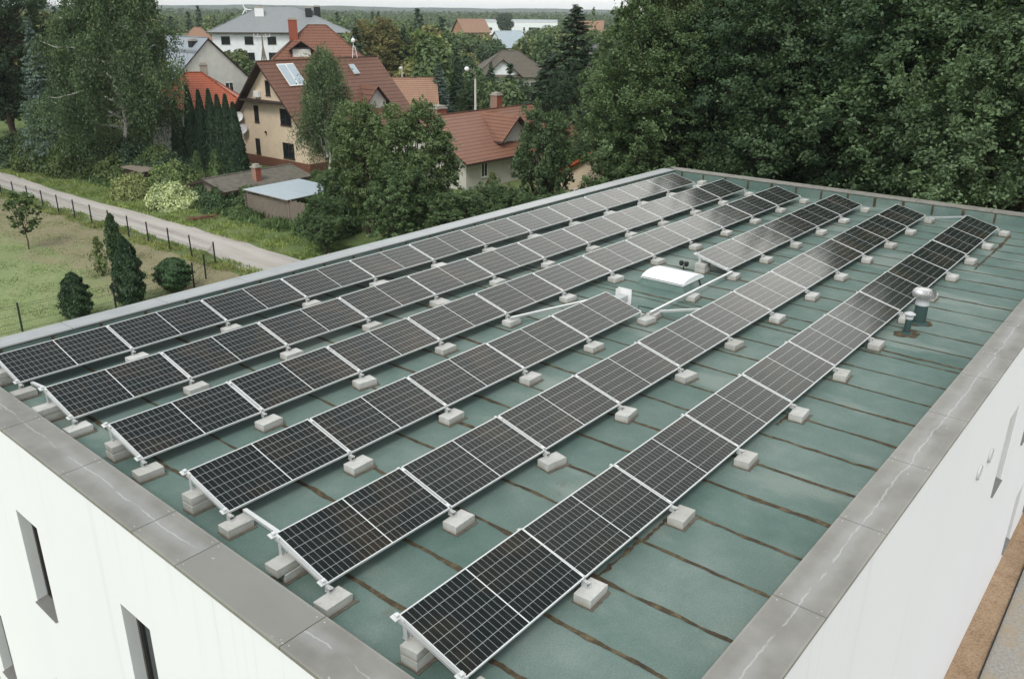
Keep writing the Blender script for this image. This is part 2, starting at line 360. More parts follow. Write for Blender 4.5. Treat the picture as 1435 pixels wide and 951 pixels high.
def broad_tree(seed, H, rad, z0, lobes, sub, per, leaf, spikes=0, bark='bark', flat=.8, vert=.6):
    """leafy crown: lobes on an ellipsoid, each a shell of leaf clumps; returns (trunk mesh, crown mesh)"""
    rng = np.random.default_rng(seed); zc = (H + z0) / 2; hz = (H - z0) / 2
    tr = MB(); P = limb_pts((0, 0, -.3), (rng.normal() * .3, rng.normal() * .3, z0 + hz * 1.1), rng, 7, .012)
    r0 = H * .017 + .06 if H > 5 else .04
    tr.tube(P, list(np.linspace(r0, r0 * .35, 7)), 8)
    LC = []; LR = []
    for i in range(lobes):
        ga = i * 2.39996 + rng.normal() * .35; zz = 1 - 2 * (i + .5) / lobes
        zz = np.clip(zz + rng.normal() * .08, -.98, .98); q = math.sqrt(1 - zz * zz)
        k = rng.uniform(.5, .9) if rng.uniform() > .14 else rng.uniform(.95, 1.12); prof = 1.0 if zz > 0 else (1 - .25 * zz * zz)
        c = np.array([rad * q * math.cos(ga) * k * prof, rad * q * math.sin(ga) * k * prof, zc + hz * zz * k * (1.06 if zz > 0 else .95)])
        LC.append(c); LR.append(rad * rng.uniform(.20, .34))
        a = P[int(rng.integers(3, 6))]; Q = limb_pts(a, c, rng, 5, .05)
        tr.tube(Q, list(np.linspace(r0 * .32, .02, 5)), 5)
    CC = []; NN = []
    for c, r in zip(LC, LR):
        d = sph(rng, sub); d[:, 2] = d[:, 2] * .9 + .18; d = nrm(d)
        sc_ = c + d * (r * rng.uniform(.65, 1.3, (sub, 1))) * np.array([1, 1, flat])
        for s_, dd in zip(sc_, d):
            w = r * rng.uniform(.085, .15)
            off = rng.normal(size=(per, 3)) * w * np.array([1, 1, vert]) + dd * np.abs(rng.normal(size=(per, 1))) * w * .8
            CC.append(s_ + off); NN.append(dd * .55 + np.array([0, 0, .8]) + rng.normal(size=(per, 3)) * .5)
    for i in range(spikes):
        j = int(rng.integers(lobes)); c, r = LC[j], LR[j]
        if c[2] < zc - hz * .3: continue
        b = c + np.array([rng.normal() * r * .6, rng.normal() * r * .6, r * .6]); hh = rng.uniform(.5, 1.3) * rad * .3; m = int(per * 1.6)
        t = rng.uniform(0, 1, m)[:, None]; CC.append(b + np.array([0, 0, hh]) * t + rng.normal(size=(m, 3)) * (.26 * (1.1 - t)) * np.array([1, 1, .4]))
        NN.append(rng.normal(size=(m, 3)) * .7 + np.array([0, 0, .7]))
    V = leaves(np.concatenate(CC), np.concatenate(NN), leaf, rng)
    return tr.mesh('trunk', [bark], smooth=True), quads_mesh('crown', V, M['leaf'])

def weeping_birch(seed, H, rad, limbs, strands, per, leaf, droop=3.2):
    rng = np.random.default_rng(seed); tr = MB()
    P = limb_pts((0, 0, -.3), (.3, -.2, H * .93), rng, 9, .012); tr.tube(P, list(np.linspace(H * .009 + .04, .03, 9)), 8)
    CC = []; NN = []; DD = []
    for i in range(limbs):
        f = .22 + .74 * (i + rng.uniform()) / limbs; ga = i * 2.39996 + rng.normal() * .4
        a = P[0] + (P[-1] - P[0]) * f; rr = rad * (1.02 - .62 * max(0, f - .35) / .65) * rng.uniform(.65, 1.1)
        e = a + np.array([math.cos(ga) * rr, math.sin(ga) * rr, H * rng.uniform(.08, .2) * (1.2 - f)])
        Q = limb_pts(a, e, rng, 6, .05); Q[2:4, 2] += .35
        tr.tube(Q, list(np.linspace(.13 * (1.3 - f), .02, 6)), 5)
        for k in range(strands):
            t = rng.uniform(.25, 1.05); b = a + (e - a) * t + rng.normal(size=3) * .35
            L = droop * rng.uniform(.35, 1.1) * (.75 + .5 * (1 - f)); L = min(L, max(.6, b[2] - .4))
            out = np.array([math.cos(ga), math.sin(ga), 0]) + rng.normal(size=3) * .5
            s = np.sort(rng.uniform(0, 1, per))[:, None]
            up = np.array([0, 0, .35]) * np.sin(s * 3.1)
            q = b + out * (.55 * (1 - (1 - s) ** 2)) + up - np.array([0, 0, L]) * s ** 1.25 + rng.normal(size=(per, 3)) * (.13 + .06 * s)
            CC.append(q); NN.append(rng.normal(size=(per, 3)) + np.array([0, 0, .35])); DD.append(np.tile([0, 0, -1.], (per, 1)) + rng.normal(size=(per, 3)) * .5)
    V = leaves(np.concatenate(CC), np.concatenate(NN), leaf, rng, 1.9, np.concatenate(DD))
    return tr.mesh('trunk', ['birch_bark'], smooth=True), quads_mesh('crown', V, M['leaf'])

def spruce(seed, H, rad, tiers, br, per, leaf, z0=.06, droop=.35, gap=.0):
    rng = np.random.default_rng(seed); tr = MB(); tr.tube([(0, 0, -.3), (0, 0, H * .5), (0, 0, H * .98)], [H * .016 + .03, H * .01, .015], 7)
    CC = []; NN = []; DD = []
    for i in range(tiers):
        f = (i + .5) / tiers; z = H * (z0 + (1 - z0) * f); L = rad * (1 - f) ** .82 + .12
        nb = max(5, int(br * (1 - .45 * f)))
        for k in range(nb):
            a = 2 * math.pi * (k + rng.uniform()) / nb; l = L * rng.uniform(.68, 1.12); zb = z + rng.normal() * H * .012
            m = max(8, int(per * (l / rad + .15))); s = rng.uniform(.12, 1, m) ** .7; s = s[:, None]
            d = np.array([math.cos(a), math.sin(a), 0]); sd = np.array([-math.sin(a), math.cos(a), 0])
            wid = l * .20 * np.sin(np.clip(s * 2.6, 0, 3.1)) + .05
            side = rng.uniform(-1, 1, (m, 1))
            zz = -droop * l * s + .22 * l * s * s - np.abs(side) * wid * .35
            q = np.array([0, 0, zb]) + d * l * s + sd * side * wid + np.array([0, 0, 1.]) * zz + rng.normal(size=(m, 3)) * .04
            CC.append(q); NN.append(np.array([0, 0, 1.]) + d * .35 + rng.normal(size=(m, 3)) * .45); DD.append(d + sd * side * .8 + np.array([0, 0, -.35]) + rng.normal(size=(m, 3)) * .25)
            tr.tube([(0, 0, zb), tuple(np.array([0, 0, zb]) + d * l * .7 + np.array([0, 0, -droop * l * .6]))], [.03, .008], 4, cap=False) if i % 2 == 0 else None
    V = leaves(np.concatenate(CC), np.concatenate(NN), leaf, rng, 2.3, np.concatenate(DD), .15)
    return tr.mesh('trunk', ['bark'], smooth=True), quads_mesh('crown', V, M['leaf'])

def thuja(seed, H, rad, n, leaf, shape='column', lumps=.16):
    """dense upright evergreen; shape column / cone / globe / sparse"""
    rng = np.random.default_rng(seed); f = rng.uniform(0, 1, n) ** .85; a = rng.uniform(0, 2 * math.pi, n)
    if shape == 'cone': pr = np.clip(1.04 - f, 0, 1) ** .75 * np.minimum(1, f * 9 + .5)
    elif shape == 'globe': pr = np.sqrt(np.clip(1 - (2 * f - 1) ** 2, 0, 1)) * 1.0 + .06
    elif shape == 'sparse': pr = np.clip(1.05 - f, 0, 1) ** .7 * (.6 + .5 * np.sin(a * 3 + f * 9))
    else: pr = (1 - f ** 3.2) ** .6 * (.72 + .28 * np.minimum(1, f * 4)) * (1 - .2 * f)
    lump = 1 + lumps * (np.sin(a * 3 + f * 11 + seed) * np.sin(a * 2 - f * 17 + 1.3) + .6 * np.sin(a * 7 + f * 31)) + rng.normal(size=n) * .05
    r = rad * pr * lump * np.where(rng.uniform(0, 1, n) < .75, rng.uniform(.86, 1.06, n), rng.uniform(.4, .9, n))
    d = np.stack([np.cos(a), np.sin(a), 0 * a], 1)
    C = d * r[:, None] + np.stack([0 * a, 0 * a, .04 * H + f * H * .96], 1)
    up = np.array([0, 0, 1.])
    if shape == 'globe': Nn = d + up * (2 * f - .8)[:, None] + rng.normal(size=(n, 3)) * .55; D = rng.normal(size=(n, 3)) + up * .6
    else: Nn = d * .9 + rng.normal(size=(n, 3)) * .6 + up * .15; D = up * 1.0 + d * .45 + rng.normal(size=(n, 3)) * .35
    V = leaves(C, Nn, leaf, rng, 2.0, D, .1)
    tr = MB(); tr.tube([(0, 0, -.2), (0, 0, H * .55), (0, 0, H * .93)], [.05 + H * .012, .04, .01], 6)
    return tr.mesh('trunk', ['bark'], smooth=True), quads_mesh('crown', V, M['leaf'])

def bush(seed, rad, H, n, leaf):
    rng = np.random.default_rng(seed); d = sph(rng, n); d[:, 2] = np.abs(d[:, 2]) * 1.0 - .12
    l = 1 + .13 * np.sin(d[:, 0] * 6 + seed) * np.sin(d[:, 1] * 7) + .1 * np.sin(d[:, 2] * 9 + d[:, 0] * 5) + rng.normal(size=n) * .06
    r = l * np.where(rng.uniform(size=n) < .7, rng.uniform(.85, 1.06, n), rng.uniform(.35, .9, n))
    C = d * r[:, None] * np.array([rad, rad, H]) + np.array([0, 0, .1])
    V = leaves(C, d + rng.normal(size=(n, 3)) * .7 + np.array([0, 0, .4]), leaf, rng, 1.8)
    return None, quads_mesh('foliage', V, M['leaf'])

def plant(name, label, cat, pair, x, y, col, s=1.0, rz=None, sz=None, group=None, z=GZ):
    t = thing(name, label, cat, (x, y, z), rnd.uniform(0, 6.28) if rz is None else rz, group)
    t.scale = (s, s, sz or s)
    if pair[0]: link('trunk', pair[0], t)
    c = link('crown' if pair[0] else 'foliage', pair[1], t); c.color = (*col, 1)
    return t
def simple_plant(name, label, cat, me, x, y, col, s=1.0, sz=None, group=None):
    o = link(name, me, None, (x, y, GZ)); o.rotation_euler = (0, 0, rnd.uniform(0, 6.28)); o.scale = (s, s, sz or s); o.color = (*col, 1)
    return tag(o, label, cat, group)

ORD = ['first', 'second', 'third', 'fourth', 'fifth', 'sixth', 'seventh', 'eighth', 'ninth', 'tenth', 'eleventh', 'twelfth', 'thirteenth']
exec_parts = []

build_materials()
# ------------------------------------------------------------------ the flat-roofed building
PZ = 0.15                                     # top of the parapet coping
def fin(y): return -.225 + y * .0204          # inner edge of the front coping
def rin(x): return -12.865 - .0103 * x        # inner edge of the right-hand coping
LIN, REAR, CW = 1.61, 27.0, .61
BL = Vector((13, -5.6, GZ))
bld = thing('flat_roofed_building', 'white rendered flat roofed building with green membrane roof and grey stone coloured coping', 'building', BL)
def bpart(mb, name, mats, parent=None, **kw):
    o = mb.obj(name, mats, parent or bld, **kw)
    if parent is None: o.location = -BL
    return o
cA, cB, cC, cD = (fin(LIN), LIN), (REAR, LIN), (REAR, rin(REAR)), (fin(rin(0)), rin(0))
oA, oB, oC, oD = (fin(LIN) - CW, LIN + .56), (REAR + .62, LIN + .56), (REAR + .62, rin(REAR) - CW), (fin(rin(0)) - CW, rin(0) - CW)

# roof deck with its membrane laps: dirt that gathers along the laps is part of the sheet
mb = MB(); mb.face([(*cD, DZ), (*cC, DZ), (*cB, DZ), (*cA, DZ)])
sr = np.random.default_rng(3)
def ribbon(pts_fn, n, w, z, mi=1, rag=.5):
    L = []
    wob = np.cumsum(sr.normal(size=n + 1)) * .0022; wob -= np.linspace(wob[0], wob[-1], n + 1)
    e1 = np.convolve(sr.normal(size=n + 5), np.ones(5) / 4.0, 'valid'); e2 = np.convolve(sr.normal(size=n + 5), np.ones(5) / 4.0, 'valid')
    slow = 1 + .2 * np.sin(np.linspace(0, sr.uniform(6, 14), n + 1) + sr.uniform(0, 6)) + .15 * np.sin(np.linspace(0, sr.uniform(20, 40), n + 1))
    for i in range(n + 1):
        p, q = pts_fn(i / n)
        a = max(.010, w * .5 * slow[i] * (1 + rag * e1[i])); b = max(.010, w * .5 * slow[i] * (1 + rag * e2[i]))
        c = Vector(p) + Vector(q) * wob[i]
        L.append((c - Vector(q) * a, c + Vector(q) * b))
    for (a, b), (c, d) in zip(L, L[1:]):
        mb.face([(a.x, a.y, z), (b.x, b.y, z), (d.x, d.y, z), (c.x, c.y, z)], mi)
SEAMS = [.53 + .985 * i for i in range(27)]; SEAMS.insert(13, 12.62)
for i, sx in enumerate(SEAMS):
    if sx > 26.8: continue
    ribbon(lambda t: ((sx, LIN - .01 + (rin(sx) - LIN + .02) * t), (1, 0)), 230, .062, DZ + .004)
for (x0, x1, y, w) in ((2.4, 3.5, -10.93, .05), (3.5, 4.4, -10.95, .045), (20.5, 25.5, -11.35, .06), (7.9, 8.8, -10.96, .04)):
    ribbon(lambda t: ((x0 + (x1 - x0) * t, y), (0, 1)), 60, w, DZ + .007, 1, .6)
def stain(c, r, z, sq=1.0):
    n = 28; ph = sr.uniform(0, 6, 4); P = []
    for k in range(n):
        t = 2 * math.pi * k / n; q = r * (1 + .18 * math.sin(2 * t + ph[0]) + .12 * math.sin(3 * t + ph[1]) + .1 * math.sin(5 * t + ph[2]) + .07 * math.sin(9 * t + ph[3]))
        P.append((c[0] + q * math.cos(t) * sq, c[1] + q * math.sin(t), z))
    mb.face(P, 1)
for sx in (14.0, 14.9): stain((sx, -11.38), .27, DZ + .008)
bpart(mb, 'roof_deck', ['membrane', 'seam'])

# green upstands inside the parapet, with lap marks on the rear one
mb = MB(); inn = [cA, cB, cC, cD]
for a, b in zip(inn, inn[1:] + inn[:1]): mb.face([(*a, DZ), (*b, DZ), (*b, PZ - .03), (*a, PZ - .03)])
for k in range(16):
    y = LIN - .35 - .985 * k
    w = .03 + .02 * sr.uniform()
    mb.box((REAR - .012, y - w, DZ + .01), (REAR - .002, y + w, PZ - .035), 1)
for k in range(28):
    x = .5 + .985 * k; mb.box((x - .03, LIN - .006, DZ + .01), (x + .03, LIN - .002, PZ - .035), 1)
bpart(mb, 'parapet_upstand', ['membrane', 'seam'])

# outer walls with window openings
def wall(P0, P1, z0, z1, ops, depth, name):
    P0, P1 = Vector(P0), Vector(P1); d = (P1 - P0); L = d.length; d.normalize(); nrm_ = Vector((-d.y, d.x))   # outward
    W = lambda u, z, dp=0: (P0.x + d.x * u - nrm_.x * dp, P0.y + d.y * u - nrm_.y * dp, z)
    us = sorted({0, L, *[q for o in ops for q in o[:2]]}); zs = sorted({z0, z1, *[q for o in ops for q in o[2:]]})
    mb = MB()
    for a, b in zip(us, us[1:]):
        for c, e in zip(zs, zs[1:]):
            if any(o[0] <= a + 1e-6 and b <= o[1] + 1e-6 and o[2] <= c + 1e-6 and e <= o[3] + 1e-6 for o in ops): continue
            mb.face([W(a, c), W(a, e), W(b, e), W(b, c)])
    for (a, b, c, e) in ops:
        mb.face([W(a, c), W(a, c, depth), W(a, e, depth), W(a, e)], 1); mb.face([W(b, c), W(b, e), W(b, e, depth), W(b, c, depth)], 1)
        mb.face([W(a, e), W(a, e, depth), W(b, e, depth), W(b, e)], 1); mb.face([W(a, c), W(b, c), W(b, c, depth), W(a, c, depth)], 1)
    bpart(mb, name, ['render_white', 'reveal'])
    for (a, b, c, e) in ops:
        fr = MB(); t = .06; dp = depth
        def fb(u0, u1, w0, w1, d0, d1):
            q = [W(u0, w0, d0), W(u1, w0, d0), W(u1, w0, d1), W(u0, w0, d1)]; r = [W(u0, w1, d0), W(u1, w1, d0), W(u1, w1, d1), W(u0, w1, d1)]
            return q + r
        fr.hexa(fb(a + .003, a + t, c + .003, e - .003, dp - .05, dp - .003)); fr.hexa(fb(b - t, b - .003, c + .003, e - .003, dp - .05, dp - .003))
        fr.hexa(fb(a + t, b - t, c + .003, c + t, dp - .05, dp - .003)); fr.hexa(fb(a + t, b - t, e - t, e - .003, dp - .05, dp - .003))
        fr.hexa(fb((a + b) / 2 - .03, (a + b) / 2 + .03, c + t, e - t, dp - .048, dp - .004))
        w = bpart(fr, 'window', 'window_frame')
        g = MB(); g.face([W(a + .01, c + .01, dp - .012), W(b - .01, c + .01, dp - .012), W(b - .01, e - .01, dp - .012), W(a + .01, e - .01, dp - .012)]); bpart(g, 'pane', 'glass', w)
        s = MB(); s.hexa([W(a + .005, c + .004, -.04), W(b - .005, c + .004, -.04), W(b - .005, c + .03, dp - .052), W(a + .005, c + .03, dp - .052),
                          W(a + .005, c + .022, -.04), W(b - .005, c + .022, -.04), W(b - .005, c + .06, dp - .052), W(a + .005, c + .06, dp - .052)]); bpart(s, 'sill', 'sill', w)
    return W, L
e = .035
wA, wB, wC, wD = (oA[0] + e, oA[1] - e), (oB[0] - e, oB[1] - e), (oC[0] - e, oC[1] + e), (oD[0] + e, oD[1] + e)
def yu(y): return y - wD[1]                     # along the front wall, from the near corner
fops = [(yu(yc - .41), yu(yc + .41), z0, z1) for yc in (-9.0, -5.68, -2.09) for z0, z1 in ((-3.32, -1.46), (-7.2, -5.0))] + [(yu(.85), yu(1.67), -6.9, -5.0)]
wall(wD, wA, GZ - .3, PZ - .05, fops, .22, 'outer_wall')
def xu(x): return wC[0] - x
rops = [(xu(x0 + w), xu(x0), z0, z1) for x0, w, z0, z1 in ((14.83, 1.02, -3.93, -1.93), (18.15, 1.0, -3.95, -1.93), (20.75, 1.05, -8.72, -6.7), (23.95, 1.0, -8.8, -6.75), (22.0, 1.0, -3.95, -1.93))]
wall(wC, wD, GZ - .3, PZ - .05, rops, .16, 'outer_wall')
wall(wA, wB, GZ - .3, PZ - .05, [], .2, 'outer_wall'); wall(wB, wC, GZ - .3, PZ - .05, [], .2, 'outer_wall')

# coping sheets
def coping(a_in, b_in, b_out, a_out, mat, label=None, drip=.05, th=.012):
    mb = MB(); a_in, b_in, a_out, b_out = [Vector(q) for q in (a_in, b_in, a_out, b_out)]
    dv = (b_in - a_in).normalized() * .0065
    ai, bi, ao, bo = a_in + dv, b_in - dv, a_out + dv, b_out - dv; L = (bi - ai).length
    nx = (ai - ao).normalized()
    mb.face([(*ai, PZ), (*bi, PZ), (*bo, PZ - .004), (*ao, PZ - .004)], 0, [(0, 0), (L, 0), (L, 1), (0, 1)])
    for p, q, s in ((ai, bi, 1), (bo, ao, -1)):
        z = PZ if s > 0 else PZ - .004
        mb.face([(*q, z), (*p, z), (*p, z - drip), (*q, z - drip)], 0, [(0, .02)] * 4)
        p2, q2 = p - nx * s * .02, q - nx * s * .02
        mb.face([(*q, z - drip), (*p, z - drip), (*p2, z - drip), (*q2, z - drip)], 0, [(0, .02)] * 4)
    for p, q in ((ai, ao), (bi, bo)): mb.face([(*p, PZ), (*q, PZ - .004), (*q, PZ - .035), (*p, PZ - .035)], 0, [(0, .02)] * 4)
    o = bpart(mb, 'coping_sheet', mat); tag(o, label)
    rv = MB()
    for p, q in ((ai, ao), (bi, bo)):
        for f in (.12, .88):
            c = p + (q - p) * f + (bi - ai).normalized() * (.06 if p is ai else -.06); rv.lathe([(0.0, .004), (.007, .004), (.009, .0)], 8, (c.x, c.y, PZ))
    bpart(rv, 'rivets', 'galv', o)
def outf(y): return fin(y) - CW
ys = [2.16, -.02, -2.03, -4.11, -6.18, -7.235, -9.31, -11.4, rin(0) - CW]
for i, (a, b) in enumerate(zip(ys, ys[1:])):
    ia, ib = min(a, LIN), max(b, rin(0))
    coping((fin(ia), ia), (fin(ib), ib), (outf(b), b), (outf(a), a), 'coping_plain' if i == 5 else 'coping', 'plain smooth coping sheet without the pale streak' if i == 5 else None)
xs = [fin(rin(0)), 1.05, 3.07, 5.14, 7.21, 9.28, 11.38, 12.74, 14.84, 16.98, 19.05, 21.1, 23.2, 25.2, REAR]
for a, b in zip(xs, xs[1:]): coping((b, rin(b)), (a, rin(a)), (a, rin(a) - CW), (b, rin(b) - CW), 'coping')
xs = [fin(LIN)] + [1.9 + 2.1 * k for k in range(12)] + [REAR]
for a, b in zip(xs, xs[1:]): coping((a, LIN), (b, LIN), (b, LIN + .56), (a, LIN + .56), 'coping_pale')
ysr = [LIN + .56] + [-.8 - 2.4 * k for k in range(6)] + [rin(REAR) - CW]
for a, b in zip(ysr, ysr[1:]):
    ia, ib = min(a, LIN), max(b, rin(REAR)); coping((REAR, ia), (REAR, ib), (REAR + .62, b), (REAR + .62, a), 'coping_rear', 'weathered brownish coping sheet')
mb = MB()                                       # masonry under the coping so the joints read dark
for a, b, c, d in ((cA, cB, oB, oA), (cB, cC, oC, oB), (cC, cD, oD, oC), (cD, cA, oA, oD)):
    k = .04; s = lambda p, q: (p[0] + (q[0] - p[0]) * k, p[1] + (q[1] - p[1]) * k)
    mb.face([(*s(a, d), PZ - .03), (*s(b, c), PZ - .03), (*s(c, b), PZ - .03), (*s(d, a), PZ - .03)])
bpart(mb, 'parapet_core', 'window_frame')
for x, z in ((12.0, -2.0), (12.98, -2.04)):     # round wall vents
    y = wD[1] + (wC[1] - wD[1]) * (x - wD[0]) / (wC[0] - wD[0])
    mb = MB(); n = 20
    for r0, r1, d0, d1 in ((.0, .11, .02, .02), (.11, .135, .02, .045), (.135, .155, .045, .045), (.155, .165, .045, .002)):
        for k in range(n):
            t, t2 = 2 * math.pi * k / n, 2 * math.pi * (k + 1) / n
            mb.face([(x + r * math.cos(q), y - d, z + r * math.sin(q)) for r, d, q in ((r0, d0, t), (r1, d1, t), (r1, d1, t2), (r0, d0, t2))])
    for k in range(5): mb.beam((x - .1, y - .03, z - .08 + .04 * k), (x + .1, y - .03, z - .08 + .04 * k), .02, .012)
    bpart(mb, 'wall_vent', 'grey_plastic')

# ------------------------------------------------------------------ photovoltaic array
TILT = math.atan2(.259, .976); PL, PW, FD = 2.095, 1.01, .035
mb = MB(); lip = .0105
for a, b in (((0, 0, -FD), (PL, lip, 0)), ((0, PW - lip, -FD), (PL, PW, 0)), ((0, lip, -FD), (lip, PW - lip, 0)), ((PL - lip, lip, -FD), (PL, PW - lip, 0))): mb.box(a, b)
me_frame = mb.mesh('frame', ['alu'])
mb = MB(); mb.box((lip, lip, -.012), (PL - lip, PW - lip, -.0025)); me_cells = mb.mesh('cell_laminate', ['cells'])
mb = MB(); mb.box((PL / 2 - .05, PW - .2, -.04), (PL / 2 + .05, PW - .1, -.0125)); me_jb = mb.mesh('junction_box', ['black_metal'])
me_blocks = []
for sd in range(4):
    mb = MB(); mb.box((-.195, -.12, 0), (.195, .12, .12)); me = mb.mesh('block_body', ['concrete'], bevel=.009)
    q = np.random.default_rng(sd)
    for v in me.vertices:
        if v.co.z > .05: v.co += Vector(q.normal(size=3) * .003)
    me_blocks.append(me)
me_pads = []
for sd in range(4):
    mb = MB(); q = np.random.default_rng(20 + sd); n = 32; ring = []
    for k in range(n):
        t = 2 * math.pi * k / n; s = max(abs(math.cos(t)) / .225, abs(math.sin(t)) / .15); r = 1 / s * (1 + q.normal() * .03)
        ring.append((r * math.cos(t) + .012, r * math.sin(t) - .008))
    mb.face([(*p, .010) for p in ring])
    for k in range(n): mb.face([(*ring[k], 0), (*ring[(k + 1) % n], 0), (*ring[(k + 1) % n], .010), (*ring[k], .010)])
    me_pads.append(mb.mesh('rubber_pad', ['pad']))
ca, sa = math.cos(TILT), math.sin(TILT)
def slope(y, z): return (y * ca - z * sa, y * sa + z * ca)
mb = MB(); zt = -FD - .003                      # sloped carrier rail, foot plate, clamps and rear leg
for y0, y1 in ((-.045, PW + .05),):
    a, b = slope(y0, zt), slope(y1, zt); mb.beam((0, *a), (0, *b), .045, .04, 0, (0, -sa, ca)) if False else None
    P = []
    for zz in (zt - .04, zt):
        for (xx, yy) in ((-.023, y0), (.023, y0), (.023, y1), (-.023, y1)):
            t = slope(yy, zz); P.append((xx, *t))
    mb.hexa(P)
me_rail = mb.mesh('rail', ['alu_rail'])
me_clamps = []
for yy in (.06, PW - .06):                      # mid clamps between the frames
    mb = MB(); P = []
    for zz in (-.03, .004):
        for (xx, y2) in ((-.016, yy - .03), (.016, yy - .03), (.016, yy + .03), (-.016, yy + .03)): P.append((xx, *slope(y2, zz)))
    mb.hexa(P); me_clamps.append(mb.mesh('clamp', ['alu']))
mb = MB(); z_b = DZ + .13
mb.box((-.035, -.085, z_b), (.035, .03, z_b + .006)); mb.box((-.030, -.05, z_b + .006), (-.025, .03, -.050)); mb.box((.025, -.05, z_b + .006), (.030, .03, -.050))
mb.box((-.030, -.068, -.054), (.030, -.02, -.048)); mb.box((-.012, -.052, -.048), (.012, -.030, -.034))
me_foot = mb.mesh('foot', ['alu_rail'])
def leg_mesh(zb):
    mb = MB(); y, z = slope(PW - .14, zt - .04)
    mb.box((-.035, y - .03, zb), (-.030, y + .03, z + .02)); mb.box((.030, y - .03, zb), (.035, y + .03, z + .02)); mb.box((-.030, y - .028, zb), (.030, y + .05, zb + .006))
    return mb.mesh('rear_leg', ['alu_rail'])
me_leg_low, me_leg_blk = leg_mesh(DZ + .008), leg_mesh(DZ + .25)
mb = MB()
P = []
for zz in (-.028, -.022):
    for (xx, y2) in ((-.10, PW - .03), (-.005, PW - .03), (-.005, PW + .06), (-.10, PW + .06)): P.append((xx, *slope(y2, zz)))
mb.hexa(P)
P = []
for zz in (-.022, .02):
    for (xx, y2) in ((-.07, PW - .01), (-.02, PW - .01), (-.02, PW + .03), (-.07, PW + .03)): P.append((xx, *slope(y2, zz)))
mb.hexa(P); me_endplate = mb.mesh('end_clamp', ['alu'])

ROWN = ['the leftmost row', 'the second row from the left', 'the third row from the left', '', 'the fifth row from the left', 'the rightmost row']
ROWY = [0, -2.151, -4.282, -6.511, -8.717, -10.979]
RUNS = []   # row, start, pitch, n, phrase
SP = [(.168, 25.725), (.130, 25.764), (.168, 25.945), None, (.06, 25.658), (0.0, 25.38)]
for r in range(6):
    if r == 3:
        RUNS += [(3, .18, (10.848 - .18) / 5, 5, "the broken row's near half"), (3, 15.267, (25.893 - 15.267) / 5, 5, "the broken row's far half")]
    else:
        a, b = SP[r]; RUNS.append((r, a, (b - a) / 12, 12, ROWN[r]))
def block(x, y, z, label, group='concrete ballast blocks on the roof', rz=0.0, pad=True):
    t = thing('concrete_block', label, 'concrete block', (x, y, z), rz, group)
    link('block_body', rnd.choice(me_blocks), t, (0, 0, .0101 if pad else 0))
    if pad: link('rubber_pad', rnd.choice(me_pads), t)
    return t
for (r, s, P, n, ph) in RUNS:
    y = ROWY[r]
    for k in range(n):
        t = thing('solar_panel', f'solar panel, {ORD[k]} from the near end of {ph}', 'solar panel', (s + k * P + (P - PL) / 2, y, 0), 0, 'solar panels in six tilted rows on the roof')
        t.rotation_euler = (TILT + rnd.gauss(0, .006), rnd.gauss(0, .003), rnd.gauss(0, .001))
        link('frame', me_frame, t); link('cell_laminate', me_cells, t); link('junction_box', me_jb, t)
    for k in range(n + 1):
        x = s + k * P; end = k in (0, n); xo = x + (.02 if k == 0 else -.02 if k == n else 0)
        t = thing('mounting_rail', f'rail at the {ORD[k]} joint from the near end of {ph}', 'mounting rail', (xo, y, 0), 0, 'mounting rails carrying the solar panels')
        link('rail', me_rail, t); link('foot', me_foot, t); [link('clamp', q_, t) for q_ in me_clamps]; link('rear_leg', me_leg_blk if end else me_leg_low, t)
        if k == 0: link('end_clamp', me_endplate, t, (.02, 0, 0)); link('end_clamp', me_endplate, t, (.02, -.93, -.247))
        block(x + rnd.gauss(.0, .025), y - .137 + rnd.gauss(0, .016), DZ + .001, f'block at the {ORD[k]} joint from the near end of {ph}', rz=rnd.gauss(0, .06))
        if end:
            w = 'near' if k == 0 else 'far'
            bx = x + (.06 if k == 0 else -.02) + rnd.gauss(0, .03); by = y + .76 + rnd.gauss(0, .015); rz = rnd.gauss(0, .03)
            block(bx, by, DZ + .001, f'lower block under the raised {w} end of {ph}', rz=rz)
            block(bx + (-.10 if (k == 0 and r in (1, 4)) else rnd.gauss(0, .01)), by + .005, DZ + .1325, f'upper block under the raised {w} end of {ph}', rz=rz + rnd.gauss(0, .02), pad=False)
block(26.1, -.12, DZ + .001, 'lower block of the stack standing beyond the far end of the first row'); block(26.1, -.13, DZ + .1325, 'upper block of the stack standing beyond the far end of the first row', pad=False, rz=.05)
block(.75, -.62, DZ + .001, 'pale block leaning in the gap between the first and second row at the near end', rz=1.3)
block(8.72, -.20, DZ + .001, 'extra pale block under the cable tray beside the first row', rz=.1); block(8.62, -2.40, DZ + .001, 'extra pale block under the cable tray beside the second row', rz=-.1)

# ------------------------------------------------------------------ cable trays, boxes, skylight, vents
def tray(p, q, label, w=.05, h=.04):
    p, q = Vector(p), Vector(q); d = (q - p); L = d.length
    mb = MB(); mb.beam((0, 0, 0), d, w, h)
    t = thing('cable_tray', label, 'cable tray', p, 0, 'galvanised cable trays on the roof'); mb.obj('tray_body', 'galv', t)
    lid = MB(); n = d.normalized(); up = n.cross(Vector((0, 0, 1))).normalized().cross(n)
    lid.beam(n * .02 + up * (h / 2 + .004), d - n * .02 + up * (h / 2 + .004), w + .008, .006); lid.obj('lid', 'alu', t)
    return t
tray((.40, -6.56, -.055), (.16, -7.72, .19), 'sloping cable tray joining the near ends of the fourth and fifth rows')
tray((.36, -.06, -.06), (.20, -1.16, .19), 'sloping cable tray joining the near ends of the first and second rows')
tray((11.02, -6.62, -.06), (15.30, -6.60, -.06), 'long straight cable tray bridging the gap in the broken fourth row')
tray((11.35, -6.66, -.10), (11.45, -7.70, .16), 'short cable tray running from the long tray to the fifth row')
